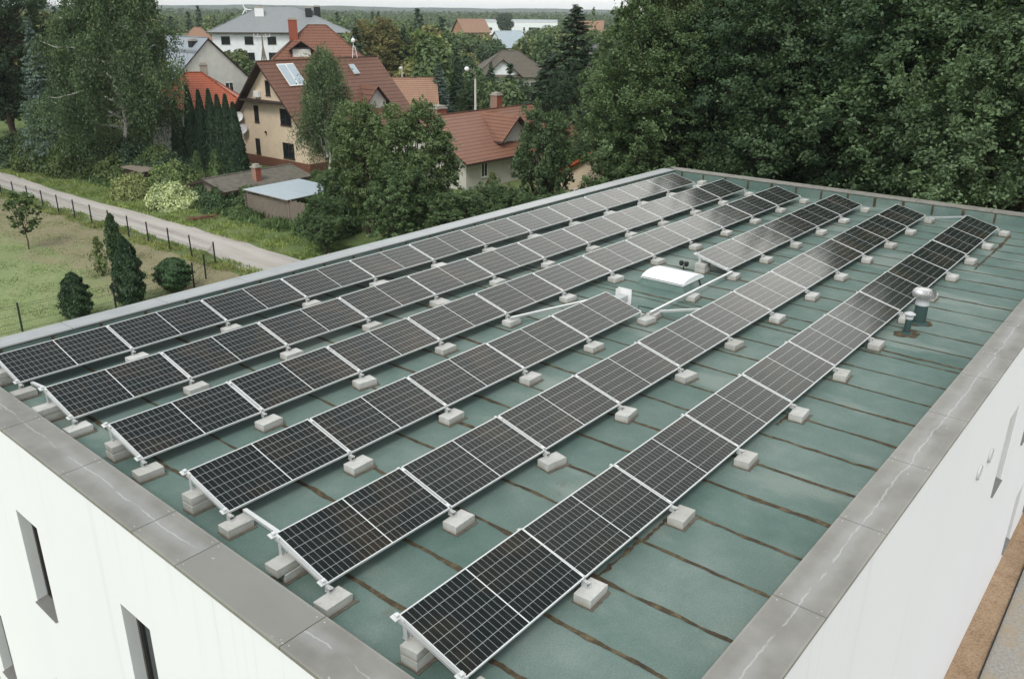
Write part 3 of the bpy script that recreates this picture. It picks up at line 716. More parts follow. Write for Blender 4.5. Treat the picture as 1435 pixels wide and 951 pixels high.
tray((8.70, -4.42, -.07), (10.55, -5.50, .16), 'cable tray running from the third row to the white junction box')
tray((25.62, -8.80, -.06), (25.45, -10.0, .18), 'cable tray joining the far ends of the fifth and sixth rows')
block(13.0, -6.66, DZ + .001, 'pale concrete block under the middle of the long cable tray', rz=.15)
block(11.25, -6.60, DZ + .001, 'pale concrete block under the crossing of two cable trays', rz=.05)
mb = MB(); mb.tube([(10.9, -6.4, -.06), (11.05, -6.3, .03), (11.2, -6.42, -.02), (11.3, -6.58, -.05)], .012, 6)
tag(mb.obj('power_cable', 'black_metal'), 'black cable looping over the concrete block at the end of the long tray', 'cable')
bx, by = 11.45, -5.55                            # white box on two blocks behind the near half of row four
block(bx, by, DZ + .001, 'lower block of the pair carrying the white junction box', rz=.1)
t = thing('junction_box', 'white upright junction box with raised back plate by the broken fourth row', 'junction box', (bx, by, DZ + .132)); t.scale = (.85, .8, .8)
mb = MB(); mb.box((-.22, -.16, 0), (.18, .14, .16)); mb.obj('housing', 'grey_plastic', t, bevel=.01)
mb = MB(); mb.box((.181, -.26, -.12), (.20, .20, .34)); mb.box((-.02, .141, .1), (.18, .156, .34)); mb.obj('back_plate', 'white_paint', t, bevel=.004)
# skylight
t = thing('roof_skylight', 'white barrel shaped skylight dome on a green curb amid the panel rows', 'skylight', (13.85, -5.62, DZ)); t.scale = (.80, .86, 1)
mb = MB(); q = .10
for (a, b) in (((-.78, -.80), (.78, .80)),):
    lo = [(a[0], a[1]), (b[0], a[1]), (b[0], b[1]), (a[0], b[1])]; hi = [(x * .86, y * .86) for x, y in lo]
    mb.hexa([(*p, 0.004) for p in lo] + [(*p, .17) for p in hi])
mb.obj('curb', ['membrane'], t)
mb = MB(); mb.box((-.70, -.72, .168), (.70, .72, .195)); mb.obj('flange', 'alu', t, bevel=.006)
mb = MB(); n = 14; X = [-.68 + 1.36 * i / n for i in range(n + 1)]; Zc = [.195 + .125 * math.sqrt(max(0, 1 - (x / .69) ** 2)) ** 1.0 for x in X]
for i in range(n): mb.face([(X[i], -.70, Zc[i]), (X[i + 1], -.70, Zc[i + 1]), (X[i + 1], .70, Zc[i + 1]), (X[i], .70, Zc[i])])
for y, sg in ((-.70, 1), (.70, -1)): mb.face([(x, y, z) for x, z in zip(X, Zc)][::sg] + [(X[-1] if sg > 0 else X[0], y, .194), (X[0] if sg > 0 else X[-1], y, .194)])
mb.obj('dome', 'opal', t, smooth=False)
mb = MB(); mb.tube([(.30, -.81, .02), (.33, -.74, .12), (.36, -.70, .165)], .03, 6); mb.tube([(.79, .3, .02), (.72, .32, .13), (.66, .33, .165)], .03, 6); mb.obj('corner_strap', 'black_metal', t)
# stacked blocks and black sensor by the far half of row four
block(15.32, -5.70, DZ + .001, 'lower block of the stack at the near end of the far half row', rz=.08); block(15.34, -5.69, DZ + .1325, 'upper block of the stack beside the black twin floodlight', rz=.02, pad=False)
t = thing('twin_floodlight', 'small black twin headed floodlight standing on the roof beside the skylight', 'floodlight', (15.05, -5.30, DZ)); t.scale = (.75, .75, .75)
mb = MB(); mb.lathe([(.0, 0), (.12, 0), (.12, .02), (.02, .03), (.02, .22), (0, .22)], 12); mb.obj('stand', 'black_metal', t, smooth=False)
for sy in (-.1, .1):
    mb = MB(); mb.lathe([(0, 0), (.05, .0), (.085, .06), (.085, .15), (.06, .17), (0, .165)], 14, (0, sy, .20)); mb.obj('lamp_head', 'black_metal', t, smooth=True)
# turbine ventilator
t = thing('turbine_ventilator', 'silver turbine ventilator on a dark green flue beside the last row', 'roof ventilator', (14.9, -11.38, DZ)); t.scale = (.9, .9, .93)
mb = MB(); mb.lathe([(.24, .0), (.20, .02), (.155, .05), (.15, .50), (.0, .50)], 24); mb.obj('flue', 'flue_green', t, smooth=False)
mb = MB(); mb.lathe([(.165, .48), (.165, .52), (.155, .60), (.15, .64), (0, .64)], 24); mb.obj('collar', 'grey_plastic', t)
mb = MB(); n = 26
for k in range(n):
    a = 2 * math.pi * k / n; S = 8
    for i in range(S):
        q = []
        for j, dr, da in ((i, 0, 0), (i + 1, 0, 0), (i + 1, .0, .20), (i, .0, .20)):
            f = j / S; ph = math.pi * (f - .5) * .94; r = .155 + .11 * math.cos(ph); z = .76 + .115 * math.sin(ph)
            rr = r + (.018 if da == 0 else -.012); aa = a + da + f * .5; q.append((rr * math.cos(aa), rr * math.sin(aa), z))
        mb.face(q)
mb.lathe([(.17, .867), (.12, .882), (.05, .890), (0, .892)], 24); mb.lathe([(.16, .645), (.17, .655), (.16, .665)], 24)
mb.obj('turbine_head', 'chrome', t)
t = thing('vent_pipe', 'short black vent pipe with a pale cap next to the turbine ventilator', 'vent pipe', (14.02, -11.36, DZ))
mb = MB(); mb.lathe([(.13, 0), (.10, .02), (.07, .04), (.068, .34), (0, .34)], 18); mb.obj('pipe', 'flue_green', t)
mb = MB(); mb.lathe([(.075, .335), (.085, .35), (.085, .41), (.07, .42), (0, .43)], 18); mb.lathe([(.0, .44), (.115, .44), (.12, .46), (.05, .50), (0, .505)], 18); mb.obj('cap', 'grey_plastic', t)

# ------------------------------------------------------------------ ground, road, beds
EXT = 3600
mb = MB(); n = 24
g = [-EXT, -900, -300, -100, -40, 0, 20, 40, 60, 80, 110, 150, 220, 320, 500, 900, 1600, EXT]
for a, b in zip(g, g[1:]):
    for c, d in zip(g, g[1:]): mb.face([(a, c, GZ), (b, c, GZ), (b, d, GZ), (a, d, GZ)])
tag(mb.obj('ground', 'ground'), kind='structure')
mb = MB(); gr = np.random.default_rng(5); N = 90
def road_edges(t):
    y = 2 + 150 * t; fl = max(0, (34 - y) / 34)
    return 24.15 - 2.2 * fl + .35 * math.sin(y * .21), 27.55 + .5 * fl + .3 * math.sin(y * .17 + 1)
pr = None
for i in range(N + 1):
    t = i / N; y = 2 + 150 * t; a, b = road_edges(t); a += gr.normal() * .10; b += gr.normal() * .10
    if pr: mb.face([(pr[0], pr[2], GZ + .006), (pr[1], pr[2], GZ + .006), (b, y, GZ + .006), (a, y, GZ + .006)], 0, [(0, pr[2]), (1, pr[2]), (1, y), (0, y)])
    pr = (a, b, y)
tag(mb.obj('gravel_road', 'road'), kind='structure')
mb = MB(); mb.face([(-12, -14.22, GZ + .012), (60, -14.35, GZ + .012), (60, -13.3, GZ + .012), (-12, -13.3, GZ + .012)]); tag(mb.obj('mulch_bed', 'mulch'), kind='structure')
mb = MB(); mb.face([(-12, -40, GZ + .006), (60, -40, GZ + .006), (60, -14.2, GZ + .006), (-12, -14.1, GZ + .006)]); tag(mb.obj('gravel_yard', 'gravel'), kind='structure')
mb = MB(); mb.beam((-12, -14.22, GZ + .04), (60, -14.35, GZ + .04), .03, .08); tag(mb.obj('bed_edging', 'black_metal'), 'thin dark edging strip between the mulch bed and the gravel', 'edging')
# low wooded ridges on the horizon
mb = MB()
for (D, h0, h1, sd) in ((2300, 13, 5, 1), (3100, 25, 8, 2)):
    A = np.linspace(R(-20), R(100), 160); top = [h0 + h1 * (math.sin(a * 7 + sd) + .5 * math.sin(a * 17 + 2 * sd) + .22 * math.sin(a * 60) + .15 * math.sin(a * 131)) * .5 for a in A]
    for i in range(159):
        for (d0, z0, d1, z1) in ((D - 250, None, D, 1), (D, 1, D + 250, None)):
            P = []
            for (q, dd, zz) in ((i, d0, z0), (i + 1, d0, z0), (i + 1, d1, z1), (i, d1, z1)):
                P.append((CAM.x + dd * math.cos(A[q]), CAM.y + dd * math.sin(A[q]), GZ - .5 + (top[q] if zz else 0)))
            mb.face(P)
tag(mb.obj('hills', 'hill'), kind='structure')

# ------------------------------------------------------------------ wire fence along the road
posts = [(23.2, 31.78 + 2.745 * k) for k in range(22)]
ft = thing('wire_fence', 'low dark wire mesh fence on black posts between the lawn and the gravel road', 'fence', (23.2, 31.78, GZ))
fl = [(posts[-1])] + posts[::-1][1:] + [(21.17, 29.64), (19.73, 28.57), (14.9, 28.3), (10.18, 28.6), (5.5, 28.8), (0, 29)]
for (x, y) in fl:
    mb = MB(); dx, dy = rnd.gauss(0, .02), rnd.gauss(0, .02)
    mb.tube([(x - 23.2, y - 31.78, -.1), (x - 23.2 + dx, y - 31.78 + dy, 1.54)], .048, 6); mb.obj('post', 'black_metal', ft)
mb = MB()
for (a, b) in zip(fl, fl[1:]):
    for z in (.12, .5, .9, 1.3, 1.42): mb.tube([(a[0] - 23.2, a[1] - 31.78, z), (b[0] - 23.2, b[1] - 31.78, z)], .0075, 3, cap=False)
    L = math.dist(a, b); m = int(L / .12)
    for i in range(m):
        f = i / m; x, y = a[0] + (b[0] - a[0]) * f - 23.2, a[1] + (b[1] - a[1]) * f - 31.78
        mb.tube([(x, y, .1), (x, y, 1.42)], .0022, 3, cap=False)
mb.obj('wire_mesh', 'black_metal', ft)
# long grass and weeds along the verges
def tufts(n, regions, hgt, size, seed):
    q = np.random.default_rng(seed); P = []
    for (x0, x1, y0, y1, w) in regions:
        m = int(n * w); P.append(np.stack([q.uniform(x0, x1, m) + .0, q.uniform(y0, y1, m), np.zeros(m)], 1))
    P = np.concatenate(P); k = np.sin(P[:, 0] * 1.7 + P[:, 1] * .8) + np.sin(P[:, 1] * 1.9 - P[:, 0] * .6) + q.normal(size=len(P)) * .8
    P = P[k > .1]; h = hgt * q.uniform(.4, 1.2, len(P)); P[:, 2] = GZ + h * .35
    D = q.normal(size=(len(P), 3)) * .5 + np.array([0, 0, 1.]); Nn = q.normal(size=(len(P), 3)) * np.array([1, 1, .3])
    V = leaves(P, Nn, size, q, hgt / size * .9, D, .1); return quads_mesh('grass_tufts', V, M['leaf'])
o = link('verge_grass', tufts(60000, [(22.6, 24.4, 28, 110, .30), (27.5, 31, 26, 120, .5), (27.6, 28.6, 20, 120, .2)], .32, .06, 4)); o.color = (.135, .165, .06, 1); tag(o, kind='stuff')
o = link('dry_grass', tufts(26000, [(22.7, 23.7, 28, 110, .45), (28, 33, 70, 120, .3)], .26, .05, 9)); o.color = (.17, .15, .075, 1); tag(o, kind='stuff')
o = link('lawn_grass', tufts(52000, [(5, 23, 28.4, 75, 1.0)], .10, .045, 14)); o.color = (.115, .145, .062, 1); tag(o, kind='stuff')
o = link('undergrowth', tufts(26000, [(30.5, 36, 56, 110, .55), (31, 46, 33, 50, .45)], .8, .16, 6)); o.color = (.055, .085, .035, 1); tag(o, kind='stuff')

# ------------------------------------------------------------------ houses
def window(t, face, u, z, w, h, L, W, frame='white_paint', div=1):
    hx, hy = L / 2, W / 2
    T = {'S': lambda a, d, zz: (a, -hy - d, zz), 'N': lambda a, d, zz: (a, hy + d, zz), 'W': lambda a, d, zz: (-hx - d, a, zz), 'E': lambda a, d, zz: (hx + d, a, zz)}[face]
    fr = MB(); b = .07
    def bx(u0, u1, z0, z1, d0=.002, d1=.05): fr.hexa([T(u0, d0, z0), T(u1, d0, z0), T(u1, d1, z0), T(u0, d1, z0), T(u0, d0, z1), T(u1, d0, z1), T(u1, d1, z1), T(u0, d1, z1)])
    u0, u1, z0, z1 = u - w / 2, u + w / 2, z - h / 2, z + h / 2
    bx(u0, u0 + b, z0, z1); bx(u1 - b, u1, z0, z1); bx(u0 + b, u1 - b, z0, z0 + b); bx(u0 + b, u1 - b, z1 - b, z1)
    for i in range(1, div + 1): c = u0 + (u1 - u0) * i / (div + 1); bx(c - .03, c + .03, z0 + b, z1 - b, .002, .045) if div else None
    bx(u0 - .06, u1 + .06, z0 - .05, z0 - .002, .002, .12)
    o = fr.obj('window', frame, t); p = MB(); p.face([T(u0 + .02, .012, z0 + .02), T(u1 - .02, .012, z0 + .02), T(u1 - .02, .012, z1 - .02), T(u0 + .02, .012, z1 - .02)]); p.obj('pane', 'glass', o)
def slab(mb, P, th, uv, edge=1):     # P: eave_a, eave_b, ridge_b, ridge_a (outer surface, ccw seen from above)
    P = [Vector(p) for p in P]; mb.face(P, 0, uv); Q = [p - Vector((0, 0, th)) for p in P]; mb.face(Q[::-1], edge)
    for i in range(len(P)):
        j = (i + 1) % len(P); mb.face([P[j], P[i], Q[i], Q[j]], edge)
def gable_roof(mb, L, W, ez, rz_, oe, og, th=.22):
    hx, hy = L / 2 + og, W / 2 + oe; s = (rz_ - ez) / (W / 2); e = ez - s * oe + .05; r = rz_ + .05; sl = math.hypot(hy, r - e)
    slab(mb, [(-hx, -hy, e), (hx, -hy, e), (hx, 0, r), (-hx, 0, r)], th, [(-hx, sl), (hx, sl), (hx, 0), (-hx, 0)])
    slab(mb, [(hx, hy, e), (-hx, hy, e), (-hx, 0, r), (hx, 0, r)], th, [(hx, sl), (-hx, sl), (-hx, 0), (hx, 0)])
    mb.tube([(-hx, 0, r + .01), (hx, 0, r + .01)], .09, 6, 0)
def house(name, label, cat, cx, cy, rz, L, W, ez, rzz, wall_m, roof_m, kind='gable', oe=.6, og=.6, wins=(), frame='white_paint', chim=(), fascia='wood_dark', base=None, group=None):
    t = thing(name, label, cat, (cx, cy, GZ), rz, group); hx, hy = L / 2, W / 2
    mb = MB()
    mb.face([(-hx, -hy, 0), (hx, -hy, 0), (hx, -hy, ez), (-hx, -hy, ez)]); mb.face([(hx, hy, 0), (-hx, hy, 0), (-hx, hy, ez), (hx, hy, ez)])
    for s in (-1, 1):
        P = [(s * hx, s * -hy, 0), (s * hx, s * hy, 0), (s * hx, s * hy, ez)] + ([(s * hx, 0, rzz - .1)] if kind == 'gable' else []) + [(s * hx, s * -hy, ez)]; mb.face(P)
    mb.obj('wall', wall_m, t)
    if base:
        mb = MB(); h, m = base; k = .03
        for (a, b) in (((-hx - k, -hy - k, -.2), (hx + k, -hy - .002, h)), ((-hx - k, hy + .002, -.2), (hx + k, hy + k, h)), ((-hx - k, -hy, -.2), (-hx - .002, hy, h)), ((hx + .002, -hy, -.2), (hx + k, hy, h))): mb.box(a, b)
        mb.obj('plinth', m, t)
    mb = MB()
    if kind == 'gable': gable_roof(mb, L, W, ez, rzz, oe, og)
    else:
        ax, ay = hx + oe, hy + oe; e = ez - .05; r = rzz; rl = max(0.0, (ax - ay)) ; sl = math.hypot(ay, r - e); th = .2
        for s in (-1, 1):
            slab(mb, [(-ax * s, -ay * s, e), (ax * s, -ay * s, e), (rl * s, 0, r)] + ([(-rl * s, 0, r)] if rl > .05 else []), th, [(-ax, sl), (ax, sl), (rl, 0), (-rl, 0)][:4 if rl > .05 else 3])
            slab(mb, [(ax * s, -ay * s, e), (ax * s, ay * s, e), (rl * s, 0, r)], th, [(-ay, sl), (ay, sl), (0, 0)])
            for sy in (-1, 1): mb.tube([(ax * s, ay * sy, e + .02), (rl * s, 0, r + .02)], .09, 5, 0)
        if rl > .05: mb.tube([(-rl, 0, r + .02), (rl, 0, r + .02)], .09, 5, 0)
    ro = mb.obj('roof', [roof_m, fascia], t)
    for (x, y, z0, z1, w, m) in chim:
        mb = MB(); mb.box((x - w / 2, y - w / 2, z0), (x + w / 2, y + w / 2, z1)); c = mb.obj('chimney', m, ro)
        mb = MB(); mb.box((x - w / 2 - .08, y - w / 2 - .08, z1 + .002), (x + w / 2 + .08, y + w / 2 + .08, z1 + .10)); mb.box((x - w / 2 + .06, y - w / 2 + .06, z1 + .1), (x + w / 2 - .06, y + w / 2 - .06, z1 + .3)); mb.obj('chimney_cap', 'chimney_cap', c)
    for wspec in wins: window(t, *wspec[:5], L, W, frame, *(wspec[5:] or ()))
    return t, ro
def child(mb, name, mat, par, **kw): return mb.obj(name, mat, par, **kw)

# beige house with the steep brown roof
HX, HY, HL, HW = 54.55, 59.2, 14.1, 12.0
EZ, RZ = 4.55, 10.42
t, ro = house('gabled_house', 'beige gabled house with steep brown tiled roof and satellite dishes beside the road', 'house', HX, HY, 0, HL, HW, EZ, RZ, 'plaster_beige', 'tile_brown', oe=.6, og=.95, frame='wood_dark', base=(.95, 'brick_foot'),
    wins=[('W', 61.35 - HY, 5.22, .75, 1.65, 0), ('W', 61.6 - HY, 1.92, .75, 1.55, 0), ('W', 56.45 - HY, 5.25, 1.75, 1.6), ('W', 56.4 - HY, 1.95, 1.8, 1.55), ('W', 59.0 - HY, 7.92, .75, 1.45, 0), ('S', -4.2, 2, 1.6, 1.5), ('S', 1.5, 2, 1.6, 1.5), ('S', 5, 2, 1.2, 1.5)])
mb = MB(); mb.box((-HL / 2 - .9, -HW / 2 + 2.2, 6.52), (-HL / 2 - .01, HW / 2 - 2.2, 6.72)); mb.box((-HL / 2 - .1, -HW / 2 + 2.15, 6.45), (-HL / 2 - .003, HW / 2 - 2.15, 6.52)); child(mb, 'gable_beam', 'wood_dark', t)
def dish(par, x, y, z, r, mat):
    mb = MB(); n = 16; d = Vector((-.85, -.45, .35)).normalized(); u = d.orthogonal().normalized(); w = d.cross(u); c = Vector((x, y, z))
    rings = [[c + (u * math.cos(2 * math.pi * k / n) + w * math.sin(2 * math.pi * k / n)) * r * f + d * (.22 * r * f * f) for k in range(n)] for f in (.05, .4, .7, 1)]
    for a, b in zip(rings, rings[1:]):
        for k in range(n): mb.face([a[k], a[(k + 1) % n], b[(k + 1) % n], b[k]])
    mb.tube([c + d * .05, c + d * .75 * r + Vector((0, 0, -.1))], .02, 4); mb.tube([c, c + Vector((abs(x + HL / 2) * .9 + .02, .1, -.1))], .03, 5)
    child(mb, 'satellite_dish', mat, par)
dish(t, -HL / 2 - .45, 63.9 - HY, 4.75, .52, 'white_paint'); dish(t, -HL / 2 - .45, 63.35 - HY, 3.55, .52, 'steel')
mb = MB(); mb.box((-HL / 2 - .36, 60.25 - HY, 6.95), (-HL / 2 - .04, 61.1 - HY, 7.55)); child(mb, 'air_conditioner', 'white_paint', t, bevel=.02)
mb = MB(); mb.lathe([(.0, .25), (.1, .2), (.12, 0), (0, -.02)], 8, (-HL / 2 - .14, 59.9 - HY, 3.4)); child(mb, 'wall_lamp', 'black_metal', t)
sl = (RZ - EZ) / (HW / 2)
def on_roof(x, f, up=.0):       # f = 0 ridge .. 1 eave on the side facing the flat roof
    y = -(HW / 2) * f; return Vector((x, y, RZ + .05 + y * sl * -1 * -1 + up)) if False else Vector((x, y, RZ + .05 - sl * (HW / 2) * f + up))
nv = Vector((0, -sl, 1)).normalized()
def roof_box(x0, x1, f0, f1, h, mats, name, par):
    P = [on_roof(x0, f1), on_roof(x1, f1), on_roof(x1, f0), on_roof(x0, f0)]; mb = MB()
    mb.hexa([p + nv * .02 for p in P] + [p + nv * h for p in P]); return child(mb, name, mats, par)
for (xa, xb) in ((-5.95, -4.95), (-4.9, -3.9)):
    c = roof_box(xa, xb, .06, .40, .10, 'white_paint', 'solar_collector', ro); roof_box(xa + .05, xb - .05, .075, .385, .115, 'sheet_blue', 'collector_glass', c)
c = roof_box(3.1, 3.85, .12, .28, .12, 'grey_plastic', 'skylight', ro); roof_box(3.18, 3.77, .135, .265, .14, 'sheet_blue', 'skylight_pane', c)
mb = MB(); x = 4.6
for dx in (-.35, .35): mb.tube([(x + dx, -.15, RZ), (x + dx * .5, -.1, RZ + 1.0), (x, 0, RZ + 1.3)], .035, 5)
mb.tube([(x - .3, -.13, RZ + .4), (x + .3, -.13, RZ + .4)], .025, 4); mb.tube([(x - .2, -.1, RZ + .9), (x + .2, -.1, RZ + .9)], .025, 4); mb.tube([(x, 0, RZ + 1.2), (x, 0, RZ + 2.2)], .03, 5)
mb.lathe([(0, .3), (.12, .28), (.22, .1), (.18, -.1), (0, -.2)], 8, (x, 0, RZ + 1.75)); child(mb, 'antenna', 'white_paint', ro)
# small dormer facing the flat roof
mb = MB(); dxc, dw = 3.0, 1.45; yb = -5.0; zb = on_roof(0, 5.0 / 6)[2]; zt_ = zb + 2.3
mb.face([(dxc - dw, yb, zb - .2), (dxc + dw, yb, zb - .2), (dxc + dw, yb, zb + .75), (dxc, yb, zt_ - .15), (dxc - dw, yb, zb + .75)])
for s in (-1, 1): mb.face([(dxc + s * dw, yb, zb - .2), (dxc + s * dw, yb + 2.4, zb + .75), (dxc + s * dw, yb, zb + .75)])
d = child(mb, 'dormer', 'plaster_cream', ro)
mb = MB(); yr = -(RZ + .05 - zt_) / sl; s1 = (zt_ - zb - .75) / dw; q = dw + .35; ze = zt_ - s1 * q; ye = -(RZ + .05 - ze) / sl
slab(mb, [(dxc - q, yb - .5, ze), (dxc, yb - .5, zt_), (dxc, yr, zt_), (dxc - q, ye, ze)], .12, [(0, 2), (0, 0), (3, 0), (3, 2)]); slab(mb, [(dxc, yb - .5, zt_), (dxc + q, yb - .5, ze), (dxc + q, ye, ze), (dxc, yr, zt_)], .12, [(0, 0), (0, 2), (3, 2), (3, 0)])
child(mb, 'dormer_roof', ['tile_brown', 'wood_dark'], d)

# bungalow with the red brown roof and cross gable
BX, BY = 59.6, 41.5
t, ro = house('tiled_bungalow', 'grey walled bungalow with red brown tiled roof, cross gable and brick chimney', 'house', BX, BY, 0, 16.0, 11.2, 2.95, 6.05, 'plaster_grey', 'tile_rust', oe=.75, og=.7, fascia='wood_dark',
    wins=[('S', -5.5, 1.6, .9, 1.3), ('S', 5.5, 1.5, 1.3, 1.3), ('W', 1, 1.5, 1.4, 1.2)], chim=[(3.55, .6, 4.9, 7.3, .85, 'brick'), (-4.6, 1.2, 4.9, 6.55, 1.3, 'brick')])
mb = MB(); gx, gy, gw = .1, -4.6, 2.25; zr, ze = 6.0, 4.1
mb.face([(gx - gw, gy, 0), (gx + gw, gy, 0), (gx + gw, gy, ze), (gx, gy, zr - .1), (gx - gw, gy, ze)]); mb.face([(gx - gw, gy, 0), (gx - gw, gy, ze), (gx - gw, -3, ze), (gx - gw, -3, 0)]); mb.face([(gx + gw, gy, ze), (gx + gw, gy, 0), (gx + gw, -3, 0), (gx + gw, -3, ze)])
cg = child(mb, 'cross_gable', 'plaster_cream', t)
mb = MB(); q = gw + .4; s1 = (zr - ze) / gw; e_ = zr - s1 * q
slab(mb, [(gx - q, gy - .7, e_), (gx, gy - .7, zr), (gx, 0, zr), (gx - q, -2.6, e_)], .18, [(0, 4), (0, 0), (7, 0), (7, 4)]); slab(mb, [(gx, gy - .7, zr), (gx + q, gy - .7, e_), (gx + q, -2.6, e_), (gx, 0, zr)], .18, [(0, 0), (0, 4), (7, 4), (7, 0)])
child(mb, 'gable_roof', ['tile_rust', 'wood_dark'], cg)
fr = MB(); fr.box((gx - 1.2, gy - .05, 2.0), (gx - .2, gy - .002, 3.6)); w = child(fr, 'window', 'wood_dark', cg); g_ = MB(); g_.face([(gx - 1.1, gy - .055, 2.1), (gx - .3, gy - .055, 2.1), (gx - .3, gy - .055, 3.5), (gx - 1.1, gy - .055, 3.5)]); child(g_, 'pane', 'glass', w)

HR = []      # picture boxes of far houses, so that scattered trees leave them in view
def fh(px, py, D, box, *a, **kw):
    p = far(px, py, D); HR.append((*box, D, p.x, p.y)); return house(*a[:3], p.x, p.y, *a[3:], **kw)
W2 = [('W', -2.5, 6.2, 1.1, 1.3), ('W', 2.5, 6.2, 1.1, 1.3)]
fh(263, 105, 132, (235, 338, 55, 118), 'gabled_house', 'pale grey gabled house with light grey sheet roof behind the orange roof', 'house', R(90), 12, 14, 5.4, 11.6, 'plaster_cream', 'sheet_grey', oe=.4, og=.3,
   wins=[('W', -2.6, 5.0, 1.3, 1.5), ('S', -3, 2, 1.5, 1.4), ('N', 3, 2, 1.5, 1.4)], chim=[(-4, 1.0, 9, 11.2, .9, 'black_metal'), (3.5, 1.2, 9, 11.2, .9, 'black_metal')])
fh(275, 125, 100, (236, 322, 96, 130), 'hip_roofed_house', 'low house with bright orange hipped roof behind the thuja row', 'house', R(-32), 9.5, 8.0, 5.6, 8.9, 'plaster_cream', 'tile_orange', kind='hip', oe=.5, wins=[('S', -2, 1.6, 1.4, 1.3), ('W', 0, 1.6, 1.4, 1.3)], chim=[(1.0, .7, 7.5, 9.6, .8, 'chimney_cap')])
t, ro = fh(394, 60, 198, (297, 462, 12, 88), 'apartment_house', 'big white three storey house with wide grey hipped roof in the distance', 'house', R(-35), 27, 20, 11.0, 15.9, 'plaster_white', 'tile_grey', kind='hip', oe=1.0, frame='wood_dark',
   wins=[(f, u, z, 1.7, 1.5) for z in (3.2, 6.3, 9.4) for f, us in (('S', (-11, -6.5, -2, 3, 8, 11.5)), ('W', (-7.5, -2, 3, 8))) for u in us], chim=[(-4, -3.5, 12.5, 15.6, 1.8, 'white_paint'), (6, -4, 12.5, 15.6, 1.3, 'black_metal'), (8, -1, 12.5, 15.9, 1.3, 'black_metal')])
t, ro = fh(446, 62, 128, (386, 500, 33, 80), 'hip_roofed_house', 'house with red brown hipped roof and brick chimney behind the beige house', 'house', R(-37), 11.5, 9.0, 8.6, 13.3, 'plaster_cream', 'tile_red', kind='hip', oe=1.0, wins=[('S', -3, 7.6, 1.2, 1.3), ('S', 1, 7.6, 2.6, 1.3), ('S', 4.3, 7.6, 1.2, 1.3), ('W', -2, 7.6, 1.2, 1.3), ('W', 2.5, 7.6, 1.2, 1.3)],
   frame='wood_dark', chim=[(-3.3, -1.6, 10.2, 14.0, 1.2, 'brick')])
mb = MB(); mb.hexa([(-3.6, -4.6, 9.3), (-1.2, -4.6, 9.3), (-1.2, -2.4, 9.3), (-3.6, -2.4, 9.3), (-3.6, -4.6, 10.3), (-1.2, -4.6, 10.3), (-1.2, -2.4, 10.6), (-3.6, -2.4, 10.6)]); d = child(mb, 'dormer', 'plaster_cream', ro)
mb = MB(); slab(mb, [(-4.1, -5.2, 10.2), (-2.4, -5.2, 11.4), (-2.4, -1.6, 11.4), (-4.1, -2.6, 10.2)], .12, [(0, 2), (0, 0), (4, 0), (4, 2)]); slab(mb, [(-2.4, -5.2, 11.4), (-.7, -5.2, 10.2), (-.7, -2.6, 10.2), (-2.4, -1.6, 11.4)], .12, [(0, 0), (0, 2), (4, 2), (4, 0)]); child(mb, 'dormer_roof', ['tile_red', 'wood_dark'], d)
fh(562, 130, 112, (536, 598, 97, 150), 'garage_house', 'low cream outbuilding with faded clay tiled roof beside the blue spruce', 'outbuilding', R(-42), 8.0, 8.0, 4.0, 7.3, 'plaster_cream', 'tile_clay', oe=.6, wins=[('S', 0, 1.5, 1.2, 1.1)])
t, ro = fh(714, 92, 165, (668, 762, 62, 106), 'hip_roofed_house', 'house with taupe tiled hipped roof and white gable triangle amid dark trees', 'house', R(-40), 13.5, 10.5, 4.3, 8.6, 'plaster_cream', 'tile_taupe', kind='hip', oe=.8, wins=[('S', -3, 1.8, 1.5, 1.4), ('S', 3, 1.8, 1.5, 1.4)])
mb = MB(); mb.face([(-5.6, -5.5, 4.4), (1.0, -5.5, 4.4), (-2.3, -5.5, 7.2)]); d = child(mb, 'front_gable', 'plaster_white', ro)
mb = MB(); slab(mb, [(-6.2, -6.2, 4.1), (-2.3, -6.2, 7.4), (-2.3, -1.2, 7.4), (-6.2, -4, 4.1)], .2, [(0, 4), (0, 0), (5, 0), (5, 4)]); slab(mb, [(-2.3, -6.2, 7.4), (1.6, -6.2, 4.1), (1.6, -4, 4.1), (-2.3, -1.2, 7.4)], .2, [(0, 0), (0, 4), (5, 4), (5, 0)]); child(mb, 'gable_roof', ['tile_taupe', 'wood_dark'], d)
fh(712, 52, 300, (690, 736, 40, 62), 'gabled_house', 'small white house with pale blue grey roof far beyond the taupe roof', 'house', R(-10), 11, 9, 4.5, 9.3, 'plaster_white', 'sheet_blue', oe=.4, wins=W2)
fh(660, 42, 430, (640, 690, 24, 54), 'gabled_house', 'far house with orange walls and pale roof left of the small white house', 'house', R(-20), 14, 12, 6.5, 12, 'orange_wall', 'tile_clay', wins=W2)
fh(826, 36, 400, (808, 846, 22, 48), 'gabled_house', 'far orange roofed house standing above the dark spruces', 'house', R(-60), 12, 12, 5, 12, 'orange_wall', 'tile_clay', wins=W2)
fh(852, 66, 225, (820, 890, 48, 78), 'hip_roofed_house', 'house with slate grey hipped roof half hidden behind the dark spruces', 'house', R(-35), 14, 11, 4.2, 9.0, 'plaster_cream', 'tile_slate', kind='hip', oe=.7, wins=[('S', 0, 1.8, 1.5, 1.3)])
fh(915, 60, 250, (900, 932, 50, 64), 'hip_roofed_house', 'far house with dull red roof beside the tall right hand trees', 'house', R(10), 12, 10, 4.5, 8.0, 'plaster_cream', 'tile_red', kind='hip', wins=[('S', 0, 2, 1.4, 1.3)])
fh(492, 48, 235, (470, 516, 28, 60), 'gabled_house', 'far grey house with grey gabled roof right of the brick chimney', 'house', R(-45), 12, 10, 5, 10.5, 'plaster_grey', 'tile_slate', wins=W2)
